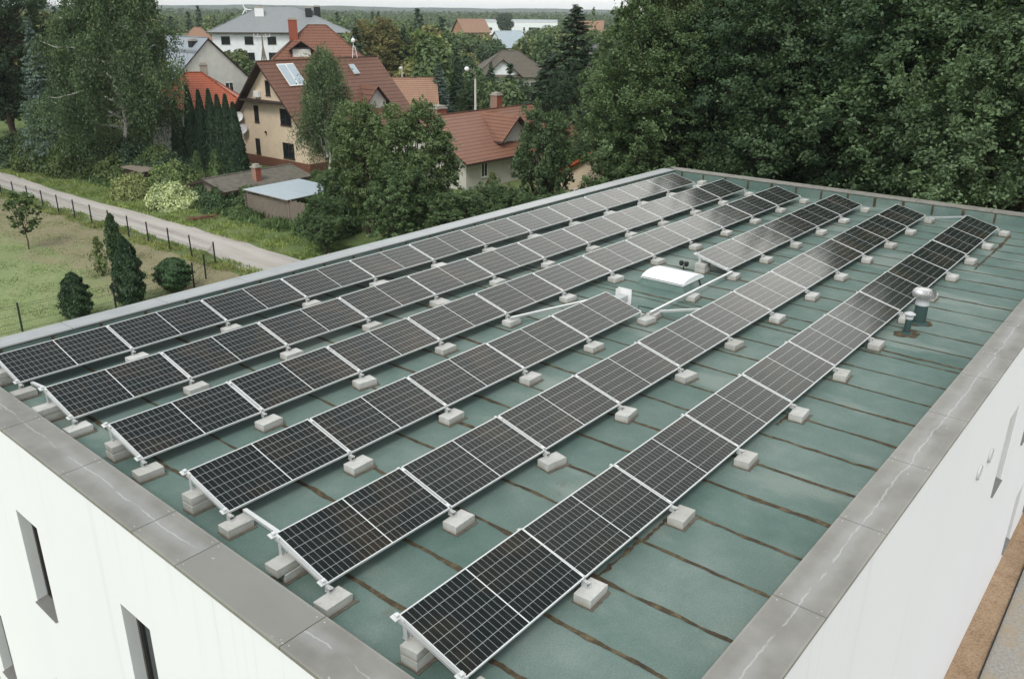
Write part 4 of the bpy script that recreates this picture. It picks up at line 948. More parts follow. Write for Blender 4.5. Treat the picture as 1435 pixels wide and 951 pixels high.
fh(276, 38, 300, (255, 298, 25, 48), 'hip_roofed_house', 'far house with pale clay hipped roof left of the big white house', 'house', R(-30), 12, 10, 4.5, 9.8, 'plaster_cream', 'tile_clay', kind='hip', wins=[('S', 0, 2, 1.4, 1.3)])
fh(236, 46, 270, (222, 252, 36, 54), 'hip_roofed_house', 'small far house with orange hipped roof beside the weeping birch', 'house', R(-30), 8, 7, 3.5, 7.4, 'plaster_cream', 'tile_orange', kind='hip', wins=[('S', 0, 2, 1.4, 1.3)])
fh(776, 200, 88, (755, 800, 185, 200), 'tiled_cottage', 'small cottage with a rust roof mostly hidden between two leafy trees', 'house', R(0), 5.5, 6.0, 3.0, 4.9, 'plaster_cream', 'tile_rust', oe=.5, wins=[('W', 0, 1.5, 1.2, 1.2), ('S', 0, 1.5, 1.2, 1.2)])
p = far(836, 194, 66)
t, ro = house('annex', 'pale annex with a bright red roof edge among the trees left of the grove', 'outbuilding', p.x + 4.3, p.y, 0, 8, 9, 2.7, 5.4, 'plaster_beige', 'tile_rust', fascia='fascia_red', oe=.5, og=.5, wins=[('W', 1.5, 1.5, 1.2, 1.2)])
for i, (px, D, L, lab) in enumerate(((682, 640, 26, 'long white industrial hall far away left of the lone round tree'), (748, 660, 34, 'long white industrial hall far away right of the lone round tree'))):
    p = far(px, 32, D); HR.append((px - 22, px + 22, 24, 40, D, p.x, p.y)); house('industrial_hall', lab, 'hall', p.x, p.y, R(-50), L, 18, 8.5, 10.2, 'plaster_white', 'sheet_grey', oe=.2, og=.2, fascia='white_paint', wins=[('W', 0, 4, 6, 2), ('S', 0, 4, 8, 2)])
# shed with felt roof, shed with pale sheet roof, wooden fence
t, ro = house('garden_shed', 'garden shed with weathered grey felt roof and brick chimney in front of the beige house', 'shed', 36.9, 47.7, R(4), 8.8, 4.8, 1.6, 2.25, 'timber_grey', 'felt', oe=.3, og=.3, wins=[('S', -1, 1.0, .9, .7)], chim=[(-.6, -1.7, 1.6, 2.9, .55, 'brick')])
t = thing('carport', 'open timber carport with pale blue grey sheet roof behind the wooden fence', 'carport', (35.8, 40.2, GZ), R(4))
mb = MB(); slab(mb, [(-2.9, -2.6, 1.85), (2.9, -2.6, 1.85), (2.9, 2.6, 2.05), (-2.9, 2.6, 2.05)], .07, [(0, 5), (6, 5), (6, 0), (0, 0)]); mb.obj('sheet_roof', ['sheet_blue', 'timber_grey'], t)
for x in (-2.6, 2.6):
    for y in (-2.4, 2.4): mb = MB(); mb.box((x - .06, y - .06, 0), (x + .06, y + .06, 1.76)); mb.obj('post', 'timber_grey', t)
mb = MB()
for k in range(36): x = -2.8 + 5.6 * k / 35; mb.box((x - .07, 2.45, .05), (x + .07, 2.49, 1.7))
mb.obj('back_boards', 'timber_grey', t)
t = thing('wooden_fence', 'weathered grey board fence standing below the pale sheet roof', 'fence', (33.0, 42.3, GZ))
P0, P1 = Vector((0, 0, 0)), Vector((.5, -6.4, 0)); mb = MB()
for k in range(46):
    c = P0 + (P1 - P0) * (k / 45); h = 1.75 + rnd.gauss(0, .05); mb.box((c.x - .012, c.y - .06, .05), (c.x + .012, c.y + .06, h))
for z in (.5, 1.3): mb.beam((.04, 0, z), (.54, -6.4, z), .03, .09)
mb.obj('boards', 'timber_grey', t)
for k in range(4): c = P0 + (P1 - P0) * (k / 3); mb = MB(); mb.box((c.x + .05, c.y - .05, 0), (c.x + .15, c.y + .05, 1.7)); mb.obj('post', 'timber_grey', t)
t = thing('lean_to_shed', 'low dark shed with a pale flat roof tucked behind the round bush', 'shed', (34.3, 59.2, GZ), R(5))
mb = MB(); mb.box((-2.2, -1.6, 0), (2.2, 1.6, 2.0)); mb.obj('wall', 'wood_dark', t); mb = MB(); mb.hexa([(-2.5, -1.9, 2.003), (2.5, -1.9, 2.003), (2.5, 1.9, 2.2), (-2.5, 1.9, 2.2), (-2.5, -1.9, 2.10), (2.5, -1.9, 2.10), (2.5, 1.9, 2.3), (-2.5, 1.9, 2.3)]); mb.obj('roof', 'timber_grey', t)
mb = MB(); mb.box((-.35, -1.64, .1), (.45, -1.602, 1.8)); mb.obj('door', 'timber_grey', t)
t.scale = (.85, .85, .8)

# street lamp, utility pole, small wind turbine, thin mast
p = far(666, 110, 92); t = thing('street_lamp', 'tall pale concrete street lamp with a round white head above the bungalow', 'street lamp', (p.x, p.y, GZ))
mb = MB(); mb.tube([(0, 0, 0), (0, 0, 4.5), (0, 0, 8.7)], [.17, .14, .10], 10); mb.obj('post', 'lamp_concrete', t)
mb = MB(); mb.tube([(0, 0, 8.7), (0, 0, 9.3), (-.3, .3, 9.62), (-.55, .55, 9.66)], .05, 6); mb.obj('bracket', 'timber_grey', t)
mb = MB(); mb.lathe([(0, .24), (.16, .2), (.27, .06), (.24, -.12), (.12, -.22), (0, -.24)], 12, (-.62, .62, 9.68)); mb.obj('lamp_head', 'white_paint', t, smooth=True)
p = far(563, 92, 118); t = thing('street_lamp', 'thin steel street lamp rising behind the clay roofed outbuilding', 'street lamp', (p.x, p.y, GZ))
mb = MB(); mb.tube([(0, 0, 0), (0, 0, 8.3)], [.09, .06], 8); mb.obj('post', 'steel', t); mb = MB(); mb.box((-.35, -.12, 8.1), (.05, .12, 8.35)); mb.obj('lamp_head', 'white_paint', t, bevel=.03)
p = far(368, 62, 150); t = thing('utility_pole', 'concrete utility pole with splayed legs and crossarm in front of the white house', 'utility pole', (p.x, p.y, GZ))
mb = MB(); mb.tube([(0, 0, 0), (0, 0, 11.6)], [.2, .12], 8); mb.obj('post', 'timber_grey', t)
for s in (-1, 1): mb = MB(); mb.tube([(s * 1.3, -s * .9, 0), (0, 0, 9.8)], [.16, .10], 8); mb.obj('leg', 'timber_grey', t)
mb = MB(); mb.beam((-1.1, .8, 11.2), (1.1, -.8, 11.2), .12, .14)
for s in (-1, -.5, .5, 1): mb.lathe([(.0, .35), (.07, .3), (.09, .1), (.05, 0)], 8, (s, -s * .72, 11.27))
mb.obj('crossarm', 'steel', t)
p = far(345, 16, 212); t = thing('wind_turbine', 'small white three bladed wind turbine rising behind the grey roof', 'wind turbine', (p.x, p.y, GZ), R(-60))
mb = MB(); mb.tube([(0, 0, 0), (0, 0, 15.2)], [.22, .12], 8); mb.obj('mast', 'white_paint', t); mb = MB(); mb.tube([(0, .5, 15.3), (0, -.35, 15.3)], [.12, .2], 8); mb.obj('nacelle', 'white_paint', t)
for k in range(3):
    a = R(115 + 120 * k); d = Vector((math.cos(a), 0, math.sin(a))); s = Vector((-d.z, 0, d.x)); c = Vector((0, -.42, 15.3)); mb = MB(); P = []
    for y in (0, -.05): P += [c + d * .1 - s * .12 + Vector((0, y, 0)), c + d * 1.9 - s * .04 + Vector((0, y, 0)), c + d * 1.9 + s * .05 + Vector((0, y, 0)), c + d * .1 + s * .14 + Vector((0, y, 0))]
    mb.hexa(P); mb.obj('blade', 'white_paint', t)

# ------------------------------------------------------------------ plants close by
c_th = (.030, .052, .026)
TH_COL = thuja(1, 3.4, .75, 11000, .085, 'column', .26); TH_CONE = thuja(2, 6.0, 1.15, 11000, .13, 'cone', .1); TH_THIN = thuja(3, 3.4, .42, 5000, .085, 'column', .3)
TH_GLOBE = thuja(4, 1.7, .85, 9000, .085, 'globe', .24); TH_SP = thuja(5, 2.4, .75, 700, .11, 'sparse', .4); TH_YEL = thuja(8, 3.5, 1.0, 6000, .11, 'cone', .25)
plant('thuja_shrub', 'dark columnar thuja on the lawn nearest the left edge of the roof', 'shrub', TH_COL, 13.0, 28.6, (.028, .050, .026), .96, sz=.72)
plant('thuja_shrub', 'thick dark columnar thuja with a drooping tip in the middle of the lawn', 'shrub', TH_COL, 15.9, 28.5, (.026, .048, .026), 1.0, sz=1.12)
plant('thuja_shrub', 'slender ragged thuja just behind the thick columnar one', 'shrub', TH_THIN, 19.3, 36.8, (.036, .060, .026), 1.15, sz=.95)
plant('globe_shrub', 'round dark globe shrub next to the turn of the wire fence', 'shrub', TH_GLOBE, 18.7, 28.8, (.030, .058, .026), .95, sz=1.15)
plant('sapling', 'sparse twiggy sapling on the dry part of the lawn', 'sapling', TH_SP, 17.4, 34.9, (.085, .105, .045), 1.0)
SMALL = broad_tree(11, 3.4, .8, .9, 16, 10, 24, .07, spikes=40, flat=1.0, vert=1.0)
plant('young_tree', 'young leafy tree with a bare stem on the lawn by the fence', 'tree', SMALL, 17.2, 44.6, (.062, .092, .036), 1.4, sz=1.1)
bm_a, bm_b = bush(1, 1.9, 1.9, 9000, .12), bush(2, 2.0, 1.75, 9000, .12)
plant('round_bush', 'round olive green bush at the far side of the gravel road', 'bush', bm_a, 30.4, 55.6, (.15, .165, .075), 1.0)
plant('flowering_bush', 'pale yellowish clipped bush with cream flowers beside the gravel road', 'bush', bm_b, 30.6, 49.4, (.27, .30, .18), 1.05)
plant('leafy_bush', 'taller loose green bush between the round bush and the yellowish one', 'bush', bm_a, 33.6, 54.3, (.095, .125, .052), 1.15, sz=1.4)
plant('leafy_bush', 'dark loose bush at the corner of the felt roofed shed', 'bush', bm_b, 34.5, 43.9, (.055, .085, .038), .95)
plant('leafy_bush', 'low green bush in front of the wooden fence', 'bush', bm_a, 31.9, 41.8, (.070, .105, .045), .5)
plant('leafy_bush', 'dark bush below the pale sheet roof next to the big leafy trees', 'bush', bm_b, 33.4, 33.0, (.05, .08, .036), 1.1, sz=1.4)
plant('leafy_bush', 'dark bush in front of the left end of the felt roof', 'bush', bm_a, 32.4, 45.6, (.045, .075, .034), .75, sz=.9)
plant('leafy_bush', 'small dark bush between the yellowish bush and the felt roofed shed', 'bush', bm_b, 33.2, 48.0, (.042, .07, .033), .8, sz=1.0)
plant('wall_plant', 'small green plant at the foot of the white wall', 'plant', bush(6, .35, .8, 900, .09), 24.6, -13.75, (.03, .09, .04), 1.0)
mb = MB(); q = np.random.default_rng(3)
for k in range(40): a, b = q.uniform(-.9, .9), q.uniform(-.45, .45); mb.tube([(a, b, .05 + .2 * q.uniform()), (a + q.normal() * .5, b + q.normal() * .3, .1 + .3 * q.uniform())], .03, 5)
tag(mb.obj('brush_pile', 'brick_foot'), 'small heap of reddish brown cut branches on the verge', 'brush pile'); bpy.data.objects['brush_pile'].location = (29.5, 43.6, GZ)
# thuja row in front of the orange roof, small conifers before it
for i, (px, py, D, h) in enumerate(((247, 165, 92, 5.6), (266, 160, 91, 6.9), (281, 162, 90, 6.6), (295, 162, 89, 6.7), (306, 162, 88, 6.3), (318, 165, 87, 6.4), (328, 168, 86, 5.8))):
    p = far(px, py, D); plant('tall_thuja', 'tall dark pointed thuja in the dense row before the orange roof', 'conifer', TH_CONE, p.x, p.y, (.020, .038, .021), .82, sz=(h + .9) / 6 * 1.05, group='thuja row before the orange roof')
for i, (px, py, D, s, col, lab) in enumerate(((273, 205, 80, .8, (.055, .085, .036), 'small bright conical conifer left of the beige house, the left one'), (299, 200, 79, .85, (.060, .090, .036), 'small bright conical conifer touching the corner of the beige house'), (322, 210, 78, .7, (.032, .06, .03), 'small dark conical conifer against the beige gable wall'), (283, 225, 76, .55, (.085, .10, .05), 'pale spreading conifer below the two small bright ones'))):
    p = far(px, py, D); plant('small_conifer', lab, 'conifer', TH_YEL, p.x, p.y, col, s * 1.15, sz=s * 1.25)

# trees near the building
def tree(name, label, pair, Hm, px, py, D, H, col, wid=1.0, group=None, cat='tree'):
    p = far(px, py, D); s = H / Hm; return plant(name, label, cat, pair, p.x, p.y, col, s * wid, sz=s, group=group)
B1 = broad_tree(21, 18, 6.2, 2.5, 64, 26, 74, .115, spikes=120); B2 = broad_tree(22, 18, 6.0, 2.0, 62, 26, 74, .115, spikes=260, flat=1.0, vert=.75); B3 = broad_tree(23, 17, 5.5, 2.2, 60, 25, 72, .11, spikes=180, flat=1.0, vert=.75)
MID = broad_tree(31, 9.5, 2.7, 1.0, 44, 17, 48, .10, spikes=230, flat=1.0, vert=.9); MID2 = broad_tree(32, 9.0, 2.7, 1.0, 44, 17, 48, .098, spikes=170, flat=1.0, vert=.9)
mt = (.046, .074, .034); md = (.033, .058, .030)
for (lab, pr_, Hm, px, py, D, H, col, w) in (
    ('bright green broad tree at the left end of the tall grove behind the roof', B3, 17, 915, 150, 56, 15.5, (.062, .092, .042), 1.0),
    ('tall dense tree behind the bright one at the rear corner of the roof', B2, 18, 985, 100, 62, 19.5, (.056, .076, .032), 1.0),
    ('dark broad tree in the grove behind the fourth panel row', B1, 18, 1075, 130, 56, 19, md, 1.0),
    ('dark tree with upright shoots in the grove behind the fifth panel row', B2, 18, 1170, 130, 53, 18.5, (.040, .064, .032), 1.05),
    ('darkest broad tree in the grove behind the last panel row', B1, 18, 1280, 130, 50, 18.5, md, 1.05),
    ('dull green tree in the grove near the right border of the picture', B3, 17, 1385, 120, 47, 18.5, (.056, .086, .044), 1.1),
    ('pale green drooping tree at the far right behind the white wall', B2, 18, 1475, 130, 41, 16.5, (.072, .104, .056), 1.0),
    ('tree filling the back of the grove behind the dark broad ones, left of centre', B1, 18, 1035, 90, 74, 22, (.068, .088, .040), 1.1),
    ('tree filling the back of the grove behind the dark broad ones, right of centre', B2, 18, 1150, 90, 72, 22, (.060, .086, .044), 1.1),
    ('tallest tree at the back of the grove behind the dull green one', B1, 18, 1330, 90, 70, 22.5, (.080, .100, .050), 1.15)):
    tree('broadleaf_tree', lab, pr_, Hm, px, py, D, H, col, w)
for (lab, pr_, s, px, py, D, col) in (('bushy understorey tree under the grove behind the fifth row', MID2, 6.5, 1130, 230, 46, (.045, .07, .034)), ('bushy understorey tree under the grove at the rear corner', MID, 7, 1010, 215, 50, (.045, .07, .034)),
    ('bushy understorey tree under the grove behind the last row', MID, 6.5, 1245, 240, 43, (.042, .066, .034)), ('pale bush with thin twigs under the grove at the right border', MID2, 6.5, 1400, 230, 40, (.072, .098, .052)), ('low leafy tree left of the grove beside the red fascia', MID2, 7.0, 880, 215, 54, (.058, .088, .040))):
    tree('understorey_tree', lab, pr_, 9.2, px, py, D, s, col, 1.25)
tree('leafy_tree', 'bushy green tree with upright shoots behind the parapet, left of the pair', MID, 9.5, 512, 225, 61, 9.0, (.078, .108, .048), .95)
tree('leafy_tree', 'bushy green tree touching the bungalow roof, right of a pair', MID, 9.5, 588, 235, 57, 9.4, (.076, .106, .048), 1.08)
tree('leafy_tree', 'low bushy tree in front of the pair at the edge of the roof', MID, 9.5, 555, 290, 53, 6.2, (.064, .096, .046), 1.2)
tree('leafy_tree', 'leafy tree covering the cross gable of the bungalow', MID2, 9.0, 764, 215, 60, 9.0, (.062, .092, .046), .8)
tree('leafy_tree', 'low leafy bush tree beneath the bungalow wall beside the parapet', MID, 9.5, 700, 280, 54, 4.6, (.055, .085, .040), 1.3)
tree('leafy_tree', 'low leafy bush tree between parapet and annex', MID2, 9.0, 775, 262, 52, 4.8, (.058, .09, .042), 1.2)
for (px, py, D, H, lab) in ((640, 290, 53, 4.6, 'low shrub tree at the parapet right of the big bushy pair'), (668, 285, 55, 4.2, 'low shrub tree at the parapet below the bungalow eave'), (455, 322, 56, 2.6, 'low shrub at the parapet left of the big bushy pair'), (700, 262, 55, 4.6, 'rounded shrub tree in front of the bungalow wall window'), (725, 272, 51, 4.0, 'low shrub tree at the parapet below the cross gable')):
    tree('leafy_tree', lab, MID2, 9.0, px, py, D, H, (.066, .10, .048), 1.5)
p = far(690, 240, 60); plant('small_conifer', 'olive green narrow conifer in front of the bungalow wall', 'conifer', TH_YEL, p.x, p.y, (.10, .115, .055), 1.05, sz=1.3)
BIR = weeping_birch(41, 17, 6.0, 34, 54, 56, .10); BIR2 = weeping_birch(42, 12, 2.5, 22, 40, 46, .09, 1.8)
p = far(163, 130, 91); plant('weeping_birch', 'large weeping birch with white limbs and hanging foliage beside the gravel road', 'tree', BIR, p.x, p.y, (.058, .086, .044), 1.12, rz=.6, sz=1.22)
tree('garden_birch', 'tall narrow birch with white stem before the beige house', BIR2, 12, 453, 150, 81, 12.4, (.062, .088, .046), .95)
SPR = spruce(51, 14, 3.6, 38, 15, 62, .15); SPR2 = spruce(52, 9.5, 2.7, 30, 12, 44, .15); SPF = spruce(53, 10, 2.4, 15, 9, 12, .38)
tree('broadleaf_tree', 'huge dark tree at the left border of the picture', B1, 18, 2, 120, 106, 21, (.030, .050, .026), .9)
tree('blue_spruce', 'blue spruce between the dark border tree and the weeping birch', SPR, 14, 58, 130, 97, 14.2, (.080, .110, .104), .85)
tree('blue_spruce', 'broad blue spruce beside the clay roofed outbuilding', SPR, 14, 615, 115, 112, 9.2, (.070, .098, .092), 1.1)
tree('dark_spruce', 'tallest dark spruce in the middle distance left of the grove', SPR, 14, 805, 110, 96, 16, (.028, .046, .027), 1.6)
tree('dark_spruce', 'dark spruce in front of the slate grey roof', SPR, 14, 842, 130, 100, 12, (.028, .046, .027), 1.6)
tree('dark_spruce', 'dark spruce on the left flank of the tallest one', SPR2, 9.5, 770, 135, 98, 11, (.030, .048, .028), 1.8)
tree('dark_spruce', 'dark spruce between the tallest spruce and the bright grove tree', SPR, 14, 868, 130, 88, 11, (.028, .046, .027), 1.6)
tree('dark_spruce', 'small dark spruce standing in front of the white gable triangle', SPR2, 9.5, 688, 110, 128, 8.5, (.036, .058, .036), .9)
tree('dark_spruce', 'dark spruce left of the street lamp', SPR2, 9.5, 640, 110, 132, 9.5, (.034, .056, .032), 1.0)
tree('dark_spruce', 'narrow dark spruce right of the autumn coloured tree', SPR2, 9.5, 566, 65, 150, 13, (.034, .056, .034), .95)
tree('autumn_tree', 'tree turning orange and yellow behind the beige house', MID, 9.5, 535, 55, 152, 13.5, (.125, .112, .05), 1.35)
tree('leafy_tree', 'light green tree beside the autumn coloured one', MID2, 9.0, 590, 65, 150, 12, (.105, .135, .05), 1.2)
tree('broadleaf_tree', 'dark broad tree below the tallest spruce', B1, 18, 790, 165, 90, 9.5, (.030, .05, .028), .75); tree('broadleaf_tree', 'dark broad tree below the spruce by the slate roof', B3, 17, 845, 170, 84, 9.0, (.034, .054, .03), .8); tree('leafy_tree', 'dark leafy tree hiding the wall of the taupe roofed house', MID2, 9.0, 735, 118, 118, 6.5, (.042, .066, .034), 1.6)
tree('leafy_tree', 'leafy tree at the left corner of the taupe roofed house', MID, 9.5, 660, 120, 124, 6.0, (.045, .07, .036), 1.5); tree('leafy_tree', 'leafy tree below the white gable triangle', MID2, 9.0, 705, 128, 112, 4.6, (.05, .078, .038), 1.7)
WIL = weeping_birch(43, 10, 3.4, 14, 16, 26, .26, 2.6)
tree('willow_tree', 'yellowish green willow left of the small white house', WIL, 10, 675, 62, 235, 10.5, (.15, .16, .075), 1.2)
for (px, py, D, H, col, lab) in ((636, 150, 96, 3.0, (.10, .15, .05), 'light green rounded conifer left of the street lamp base'), (712, 130, 94, 4.0, (.11, .12, .055), 'olive conical conifer right of the brick chimney'), (728, 125, 100, 4.6, (.085, .12, .05), 'light green conical conifer before the taupe roofed house'), (700, 135, 93, 3.6, (.12, .125, .06), 'shorter olive conifer nearest the brick chimney')):
    p = far(px, py, D); plant('small_conifer', lab, 'conifer', TH_YEL, p.x, p.y, col, H / 3.5 * 1.1, sz=H / 3.5)
for (px, py, D, H, col, lab) in ((765, 165, 88, 5.2, (.055, .08, .04), 'leafy shrub tree behind the bungalow ridge'), (790, 180, 82, 4.4, (.075, .105, .05), 'pale flowering shrub tree right of the bungalow chimney'), (825, 190, 74, 5.5, (.06, .09, .042), 'leafy tree in the garden behind the red fascia'), (620, 160, 86, 3.4, (.06, .09, .04), 'small leafy tree behind the bungalow ridge left of the lamp'), (470, 250, 66, 4.0, (.055, .085, .04), 'small leafy tree right of the carport'), (452, 300, 58, 3.4, (.05, .08, .036), 'dark leafy shrub tree at the end of the wooden fence')):
    tree('leafy_tree', lab, MID2, 9.0, px, py, D, H, col, 1.3)
for (px, D, H, lab) in ((18, 128, 9, 'leafy tree behind the scrub at the left border of the picture'), (72, 122, 8, 'leafy tree behind the blue spruce next to the weeping birch'), (205, 112, 6, 'leafy tree between the weeping birch and the orange roof')):
    tree('leafy_tree', lab, MID2, 9.0, px, 180, D, H, (.045, .07, .034), 1.5)
# hedge-like scrub under the birches
for i, px in enumerate(range(8, 240, 19)):
    p = far(px, 205, 102 - px * .075 + 1.5 * math.sin(i * 2.3)); plant('scrub_bush', 'dark unkempt bush in the scrub under the birches', 'bush', bm_a if i % 2 else bm_b, p.x, p.y, (.030 + .012 * (i % 3), .05 + .012 * (i % 3), .027), 1.15 + .2 * math.sin(i * 1.7), sz=1.5 + .3 * math.sin(i * 2.9), group='scrub under the birches')

# ------------------------------------------------------------------ trees of the suburb, out to about 420 m
def far_crown(seed, H, rad, n, leaf, kind):
    rng = np.random.default_rng(seed)
    if kind == 'spruce': return spruce(seed, H, rad, 14, 8, 10, leaf)[1]
    C = []; N_ = []
    for i in range(11):
        ga = i * 2.39996; zz = 1 - 2 * (i + .5) / 11; q = math.sqrt(1 - zz * zz); k = rng.uniform(.4, .7)
        c = np.array([rad * q * math.cos(ga) * k, rad * q * math.sin(ga) * k, H * .56 + H * .42 * zz * k]); r = rad * rng.uniform(.38, .55)
        d = sph(rng, n // 11); d[:, 2] += .15; d = nrm(d); C.append(c + d * r * rng.uniform(.6, 1.08, (len(d), 1)) * np.array([1, 1, H / rad * .32])); N_.append(d + rng.normal(size=d.shape) * .6 + np.array([0, 0, .4]))
    V = leaves(np.concatenate(C), np.concatenate(N_), leaf, rng)
    tr = MB(); tr.tube([(0, 0, -.2), (0, 0, H * .6)], [.22, .08], 5); me = quads_mesh('far_tree', V, M['leaf'])
    return me
FAR = [far_crown(60 + i, 10, 3.4 + .3 * i, 3000, .42, 'round') for i in range(4)] + [far_crown(70, 10, 2.3, 3000, .42, 'round')]
FSP = [far_crown(80 + i, 11, 2.4, 0, .42, 'spruce') for i in range(2)]
sr = random.Random(12); placed = 0; taken = []
tries = 0
while placed < 275 and tries < 20000:
    tries += 1
    u = sr.random(); D = 106 + 330 * u ** 1.35; px = sr.uniform(-40, 965)
    H = sr.uniform(7.5, 14.0) * (1.15 if px < 330 and D > 180 else 1.0); sp = sr.random() < .22; rad = H * .33
    hy = 12.8 + px * .008; rx = rad * 1173 / D * .85; ytop = hy + (15.27 - H) * 1173 / D; ybot = hy + 15.27 * 1173 / D
    if any(D < hd + 6 and px + rx > a - 1 and px - rx < b + 1 and ytop < d_ - (d_ - c_) * .5 and ybot > c_ for (a, b, c_, d_, hd, _, _) in HR): continue
    p = far(px, hy + 20, D)
    if any(math.hypot(p.x - hx, p.y - hyy) < 10.5 + rad * .3 for (*_, hx, hyy) in HR): continue
    if math.hypot(p.x - HX, p.y - HY) < 14 or math.hypot(p.x - BX, p.y - BY) < 13: continue
    if 330 < px < 660 and D < 124: continue
    if any(math.hypot(p.x - a, p.y - b) < 3.2 for a, b in taken): continue
    taken.append((p.x, p.y)); placed += 1; v = sr.uniform(.8, 1.25); r_ = sr.random()
    if sp: simple_plant('far_spruce', 'dark spruce among the suburban gardens in the distance', 'tree', sr.choice(FSP), p.x, p.y, (.034 * v, .055 * v, .036 * v), H / 11 * 1.05, H / 11 * 1.15, 'spruces of the distant suburb')
    else:
        col = (.062 * v, .088 * v, .040 * v) if r_ < .62 else ((.10 * v, .125 * v, .058 * v) if r_ < .88 else (.15 * v, .145 * v, .066 * v))
        simple_plant('far_tree', 'leafy tree among the suburban gardens in the distance', 'tree', sr.choice(FAR), p.x, p.y, col, H / 10, H / 10, 'leafy trees of the distant suburb')
p = far(707, 35, 560); simple_plant('far_tree', 'lone round dark tree between the two long white halls', 'tree', FAR[1], p.x, p.y, (.035, .055, .036), 1.5, 1.6)
for i, (px, py, D, H, c) in enumerate(((478, 52, 172, 11, 0), (498, 60, 180, 12, 1), (512, 80, 130, 8, 2), (602, 60, 168, 11.5, 1), (625, 55, 190, 12.5, 0), (648, 75, 152, 9.5, 2), (663, 95, 138, 7.5, 0), (690, 52, 210, 10, 2), (742, 62, 190, 11, 1), (765, 60, 180, 12, 0), (775, 95, 130, 9, 2), (785, 45, 240, 12, 1), (868, 50, 230, 12.5, 0), (888, 80, 130, 10, 1), (895, 45, 260, 12.5, 2), (858, 95, 128, 8.5, 2), (350, 30, 245, 13, 0), (232, 62, 170, 9.5, 2), (215, 50, 190, 13, 0), (238, 90, 118, 7, 1), (340, 92, 140, 6.5, 0), (352, 100, 128, 5.5, 2), (410, 95, 118, 5, 1))):
    p = far(px, py, D); simple_plant('far_tree', 'leafy tree among the suburban gardens in the distance', 'tree', FAR[i % 5], p.x, p.y, ((.055, .085, .038), (.085, .108, .048), (.042, .066, .036))[c], H / 10, H / 10, 'leafy trees of the distant suburb')
# woods beyond that, read as one mass
def woods(seed, n, D0, D1, H0, H1, leaf, per):
    rng = np.random.default_rng(seed); C = []; N_ = []; k = 0
    a0, a1 = R(-12), R(88)
    A = rng.uniform(a0, a1, n); Dd = D0 + (D1 - D0) * rng.uniform(0, 1, n) ** .8
    for a, d in zip(A, Dd):
        x, y = CAM.x + d * math.cos(a), CAM.y + d * math.sin(a)
        if any(math.hypot(x - h[5], y - h[6]) < 28 or (d < h[4] and abs(math.atan2(h[6] - CAM.y, h[5] - CAM.x) - a) < 20 / h[4]) for h in HR if h[4] > 380): continue
        dens = math.sin(x * .011) + math.sin(y * .013 + 1) + math.sin((x + y) * .006)
        if dens < -1.7 and d < 900: continue
        H = rng.uniform(H0, H1); r = H * .30; q = sph(rng, per); q[:, 2] = np.abs(q[:, 2]) * 1.2 - .3
        C.append(np.array([x, y, GZ + H * .55]) + q * np.array([r, r, H * .42]) * rng.uniform(.75, 1.1, (per, 1))); N_.append(q + rng.normal(size=(per, 3)) * .5 + np.array([0, 0, .4]))
    V = leaves(np.concatenate(C), np.concatenate(N_), leaf, rng); return quads_mesh('woods', V, M['leaf'])
for nm, me, col in (('near_woods', woods(1, 3200, 420, 820, 8, 14.5, .85, 90), (.064, .088, .044)), ('middle_woods', woods(2, 3200, 780, 1500, 9, 16, 1.9, 40), (.058, .080, .046)), ('distant_woods', woods(3, 2600, 1450, 2200, 10, 18, 3.2, 26), (.055, .076, .048))):
    o = link(nm, me); o.color = (*col, 1); tag(o, kind='stuff')

# ------------------------------------------------------------------ air, sky, light, view
HAZE = True
if HAZE:
    mb = MB(); mb.box((-EXT - 60, -EXT - 60, GZ - 1), (EXT + 60, EXT + 60, 48)); hz = mb.mesh('haze', [])
    m = bpy.data.materials.new('haze_air'); m.use_nodes = True; nt = m.node_tree; nt.nodes.remove(nt.nodes['Principled BSDF'])
    pv = nt.nodes.new('ShaderNodeVolumePrincipled'); pv.inputs['Color'].default_value = (.86, .92, .96, 1); pv.inputs['Density'].default_value = .00016; pv.inputs['Anisotropy'].default_value = .2
    nt.links.new(pv.outputs[0], nt.nodes['Material Output'].inputs['Volume']); hz.materials.append(m)
    o = link('haze', hz); tag(o, kind='stuff')

SUN_EL, SUN_AZ = R(50), R(204)        # azimuth measured from +x towards +y: the light comes from behind the camera, to its left
w = bpy.data.worlds.new('World'); sc.world = w; w.use_nodes = True; nt = w.node_tree
sky = nt.nodes.new('ShaderNodeTexSky'); sky.sky_type = 'NISHITA'; sky.sun_disc = False; sky.sun_elevation = SUN_EL
sky.sun_rotation = math.pi / 2 - SUN_AZ; sky.air_density = 2.0; sky.dust_density = .7; sky.ozone_density = 1.0
hs = nt.nodes.new('ShaderNodeHueSaturation'); hs.inputs['Saturation'].default_value = .12
bg = nt.nodes['Background']; bg.inputs['Strength'].default_value = .142
nt.links.new(sky.outputs[0], hs.inputs['Color'])
tc = nt.nodes.new('ShaderNodeTexCoord'); dt = nt.nodes.new('ShaderNodeVectorMath'); dt.operation = 'DOT_PRODUCT'; dt.inputs[1].default_value = (.82, .35, .45)   # unseen bright sky lobe added beyond the grove to lighten panel reflections
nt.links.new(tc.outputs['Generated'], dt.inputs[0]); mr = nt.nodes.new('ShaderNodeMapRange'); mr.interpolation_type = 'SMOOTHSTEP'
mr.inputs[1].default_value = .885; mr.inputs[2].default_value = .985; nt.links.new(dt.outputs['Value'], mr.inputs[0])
cn = nt.nodes.new('ShaderNodeTexNoise'); cn.inputs['Scale'].default_value = 3.2; cn.inputs['Detail'].default_value = 5; nt.links.new(tc.outputs['Generated'], cn.inputs['Vector'])
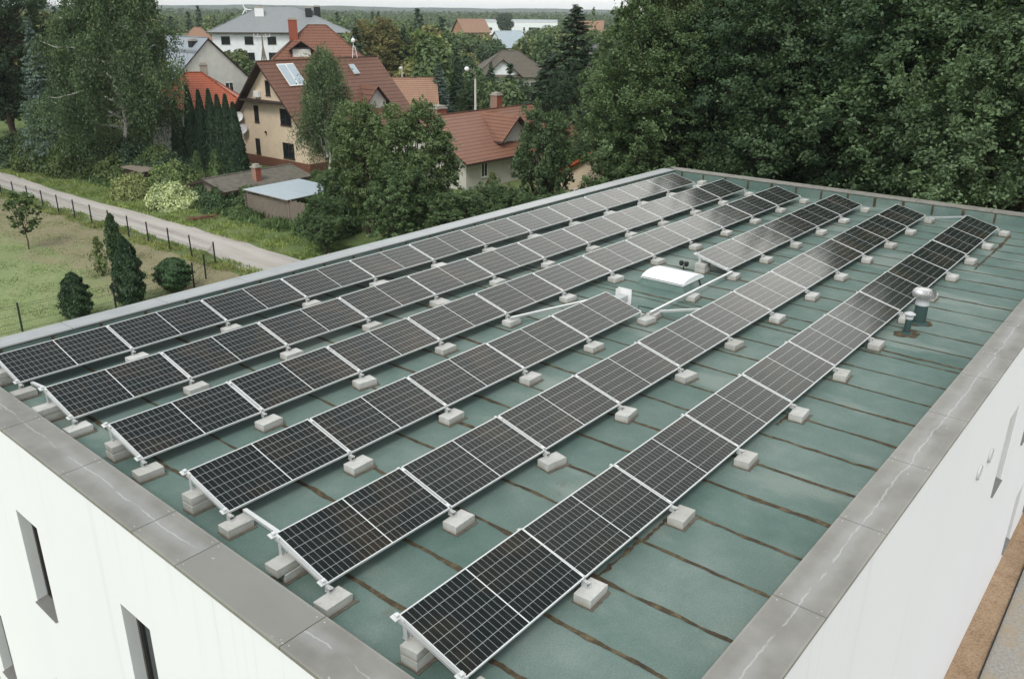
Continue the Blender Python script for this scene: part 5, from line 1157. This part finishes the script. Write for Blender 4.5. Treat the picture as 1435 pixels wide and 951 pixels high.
cm = nt.nodes.new('ShaderNodeMath'); cm.operation = 'MULTIPLY'; nt.links.new(mr.outputs[0], cm.inputs[0]); nt.links.new(cn.outputs['Fac'], cm.inputs[1])
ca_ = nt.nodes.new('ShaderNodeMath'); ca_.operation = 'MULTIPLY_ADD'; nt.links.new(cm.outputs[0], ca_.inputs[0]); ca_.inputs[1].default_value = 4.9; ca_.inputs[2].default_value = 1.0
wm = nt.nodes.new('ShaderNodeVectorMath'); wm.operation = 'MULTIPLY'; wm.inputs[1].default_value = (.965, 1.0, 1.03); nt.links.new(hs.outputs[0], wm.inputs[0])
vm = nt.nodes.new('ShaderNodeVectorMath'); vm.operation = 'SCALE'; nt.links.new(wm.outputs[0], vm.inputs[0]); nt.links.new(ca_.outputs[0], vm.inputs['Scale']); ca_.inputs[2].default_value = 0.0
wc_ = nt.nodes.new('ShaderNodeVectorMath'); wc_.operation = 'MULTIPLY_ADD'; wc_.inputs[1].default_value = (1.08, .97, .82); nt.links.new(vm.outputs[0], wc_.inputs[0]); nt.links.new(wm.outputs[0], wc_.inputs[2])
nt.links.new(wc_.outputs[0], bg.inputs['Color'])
ld = bpy.data.lights.new('sun', 'SUN'); ld.energy = 1.5; ld.angle = R(18); ld.color = (1.0, .975, .935)
lo = bpy.data.objects.new('sun', ld); COL.objects.link(lo)
dv = Vector((math.cos(SUN_EL) * math.cos(SUN_AZ), math.cos(SUN_EL) * math.sin(SUN_AZ), math.sin(SUN_EL))); lo.rotation_euler = dv.to_track_quat('Z', 'Y').to_euler(); lo.location = dv * 60
vs = sc.view_settings; vs.view_transform = 'Standard'; vs.look = 'None'; vs.gamma = 1; vs.use_curve_mapping = False; vs.exposure = 0.42
sc.cycles.max_bounces = 7; sc.cycles.diffuse_bounces = 3; sc.cycles.glossy_bounces = 3; sc.cycles.transmission_bounces = 3; sc.cycles.volume_bounces = 0
sc.cycles.use_denoising = True; sc.cycles.caustics_reflective = False; sc.cycles.caustics_refractive = False
sc.render.film_transparent = False
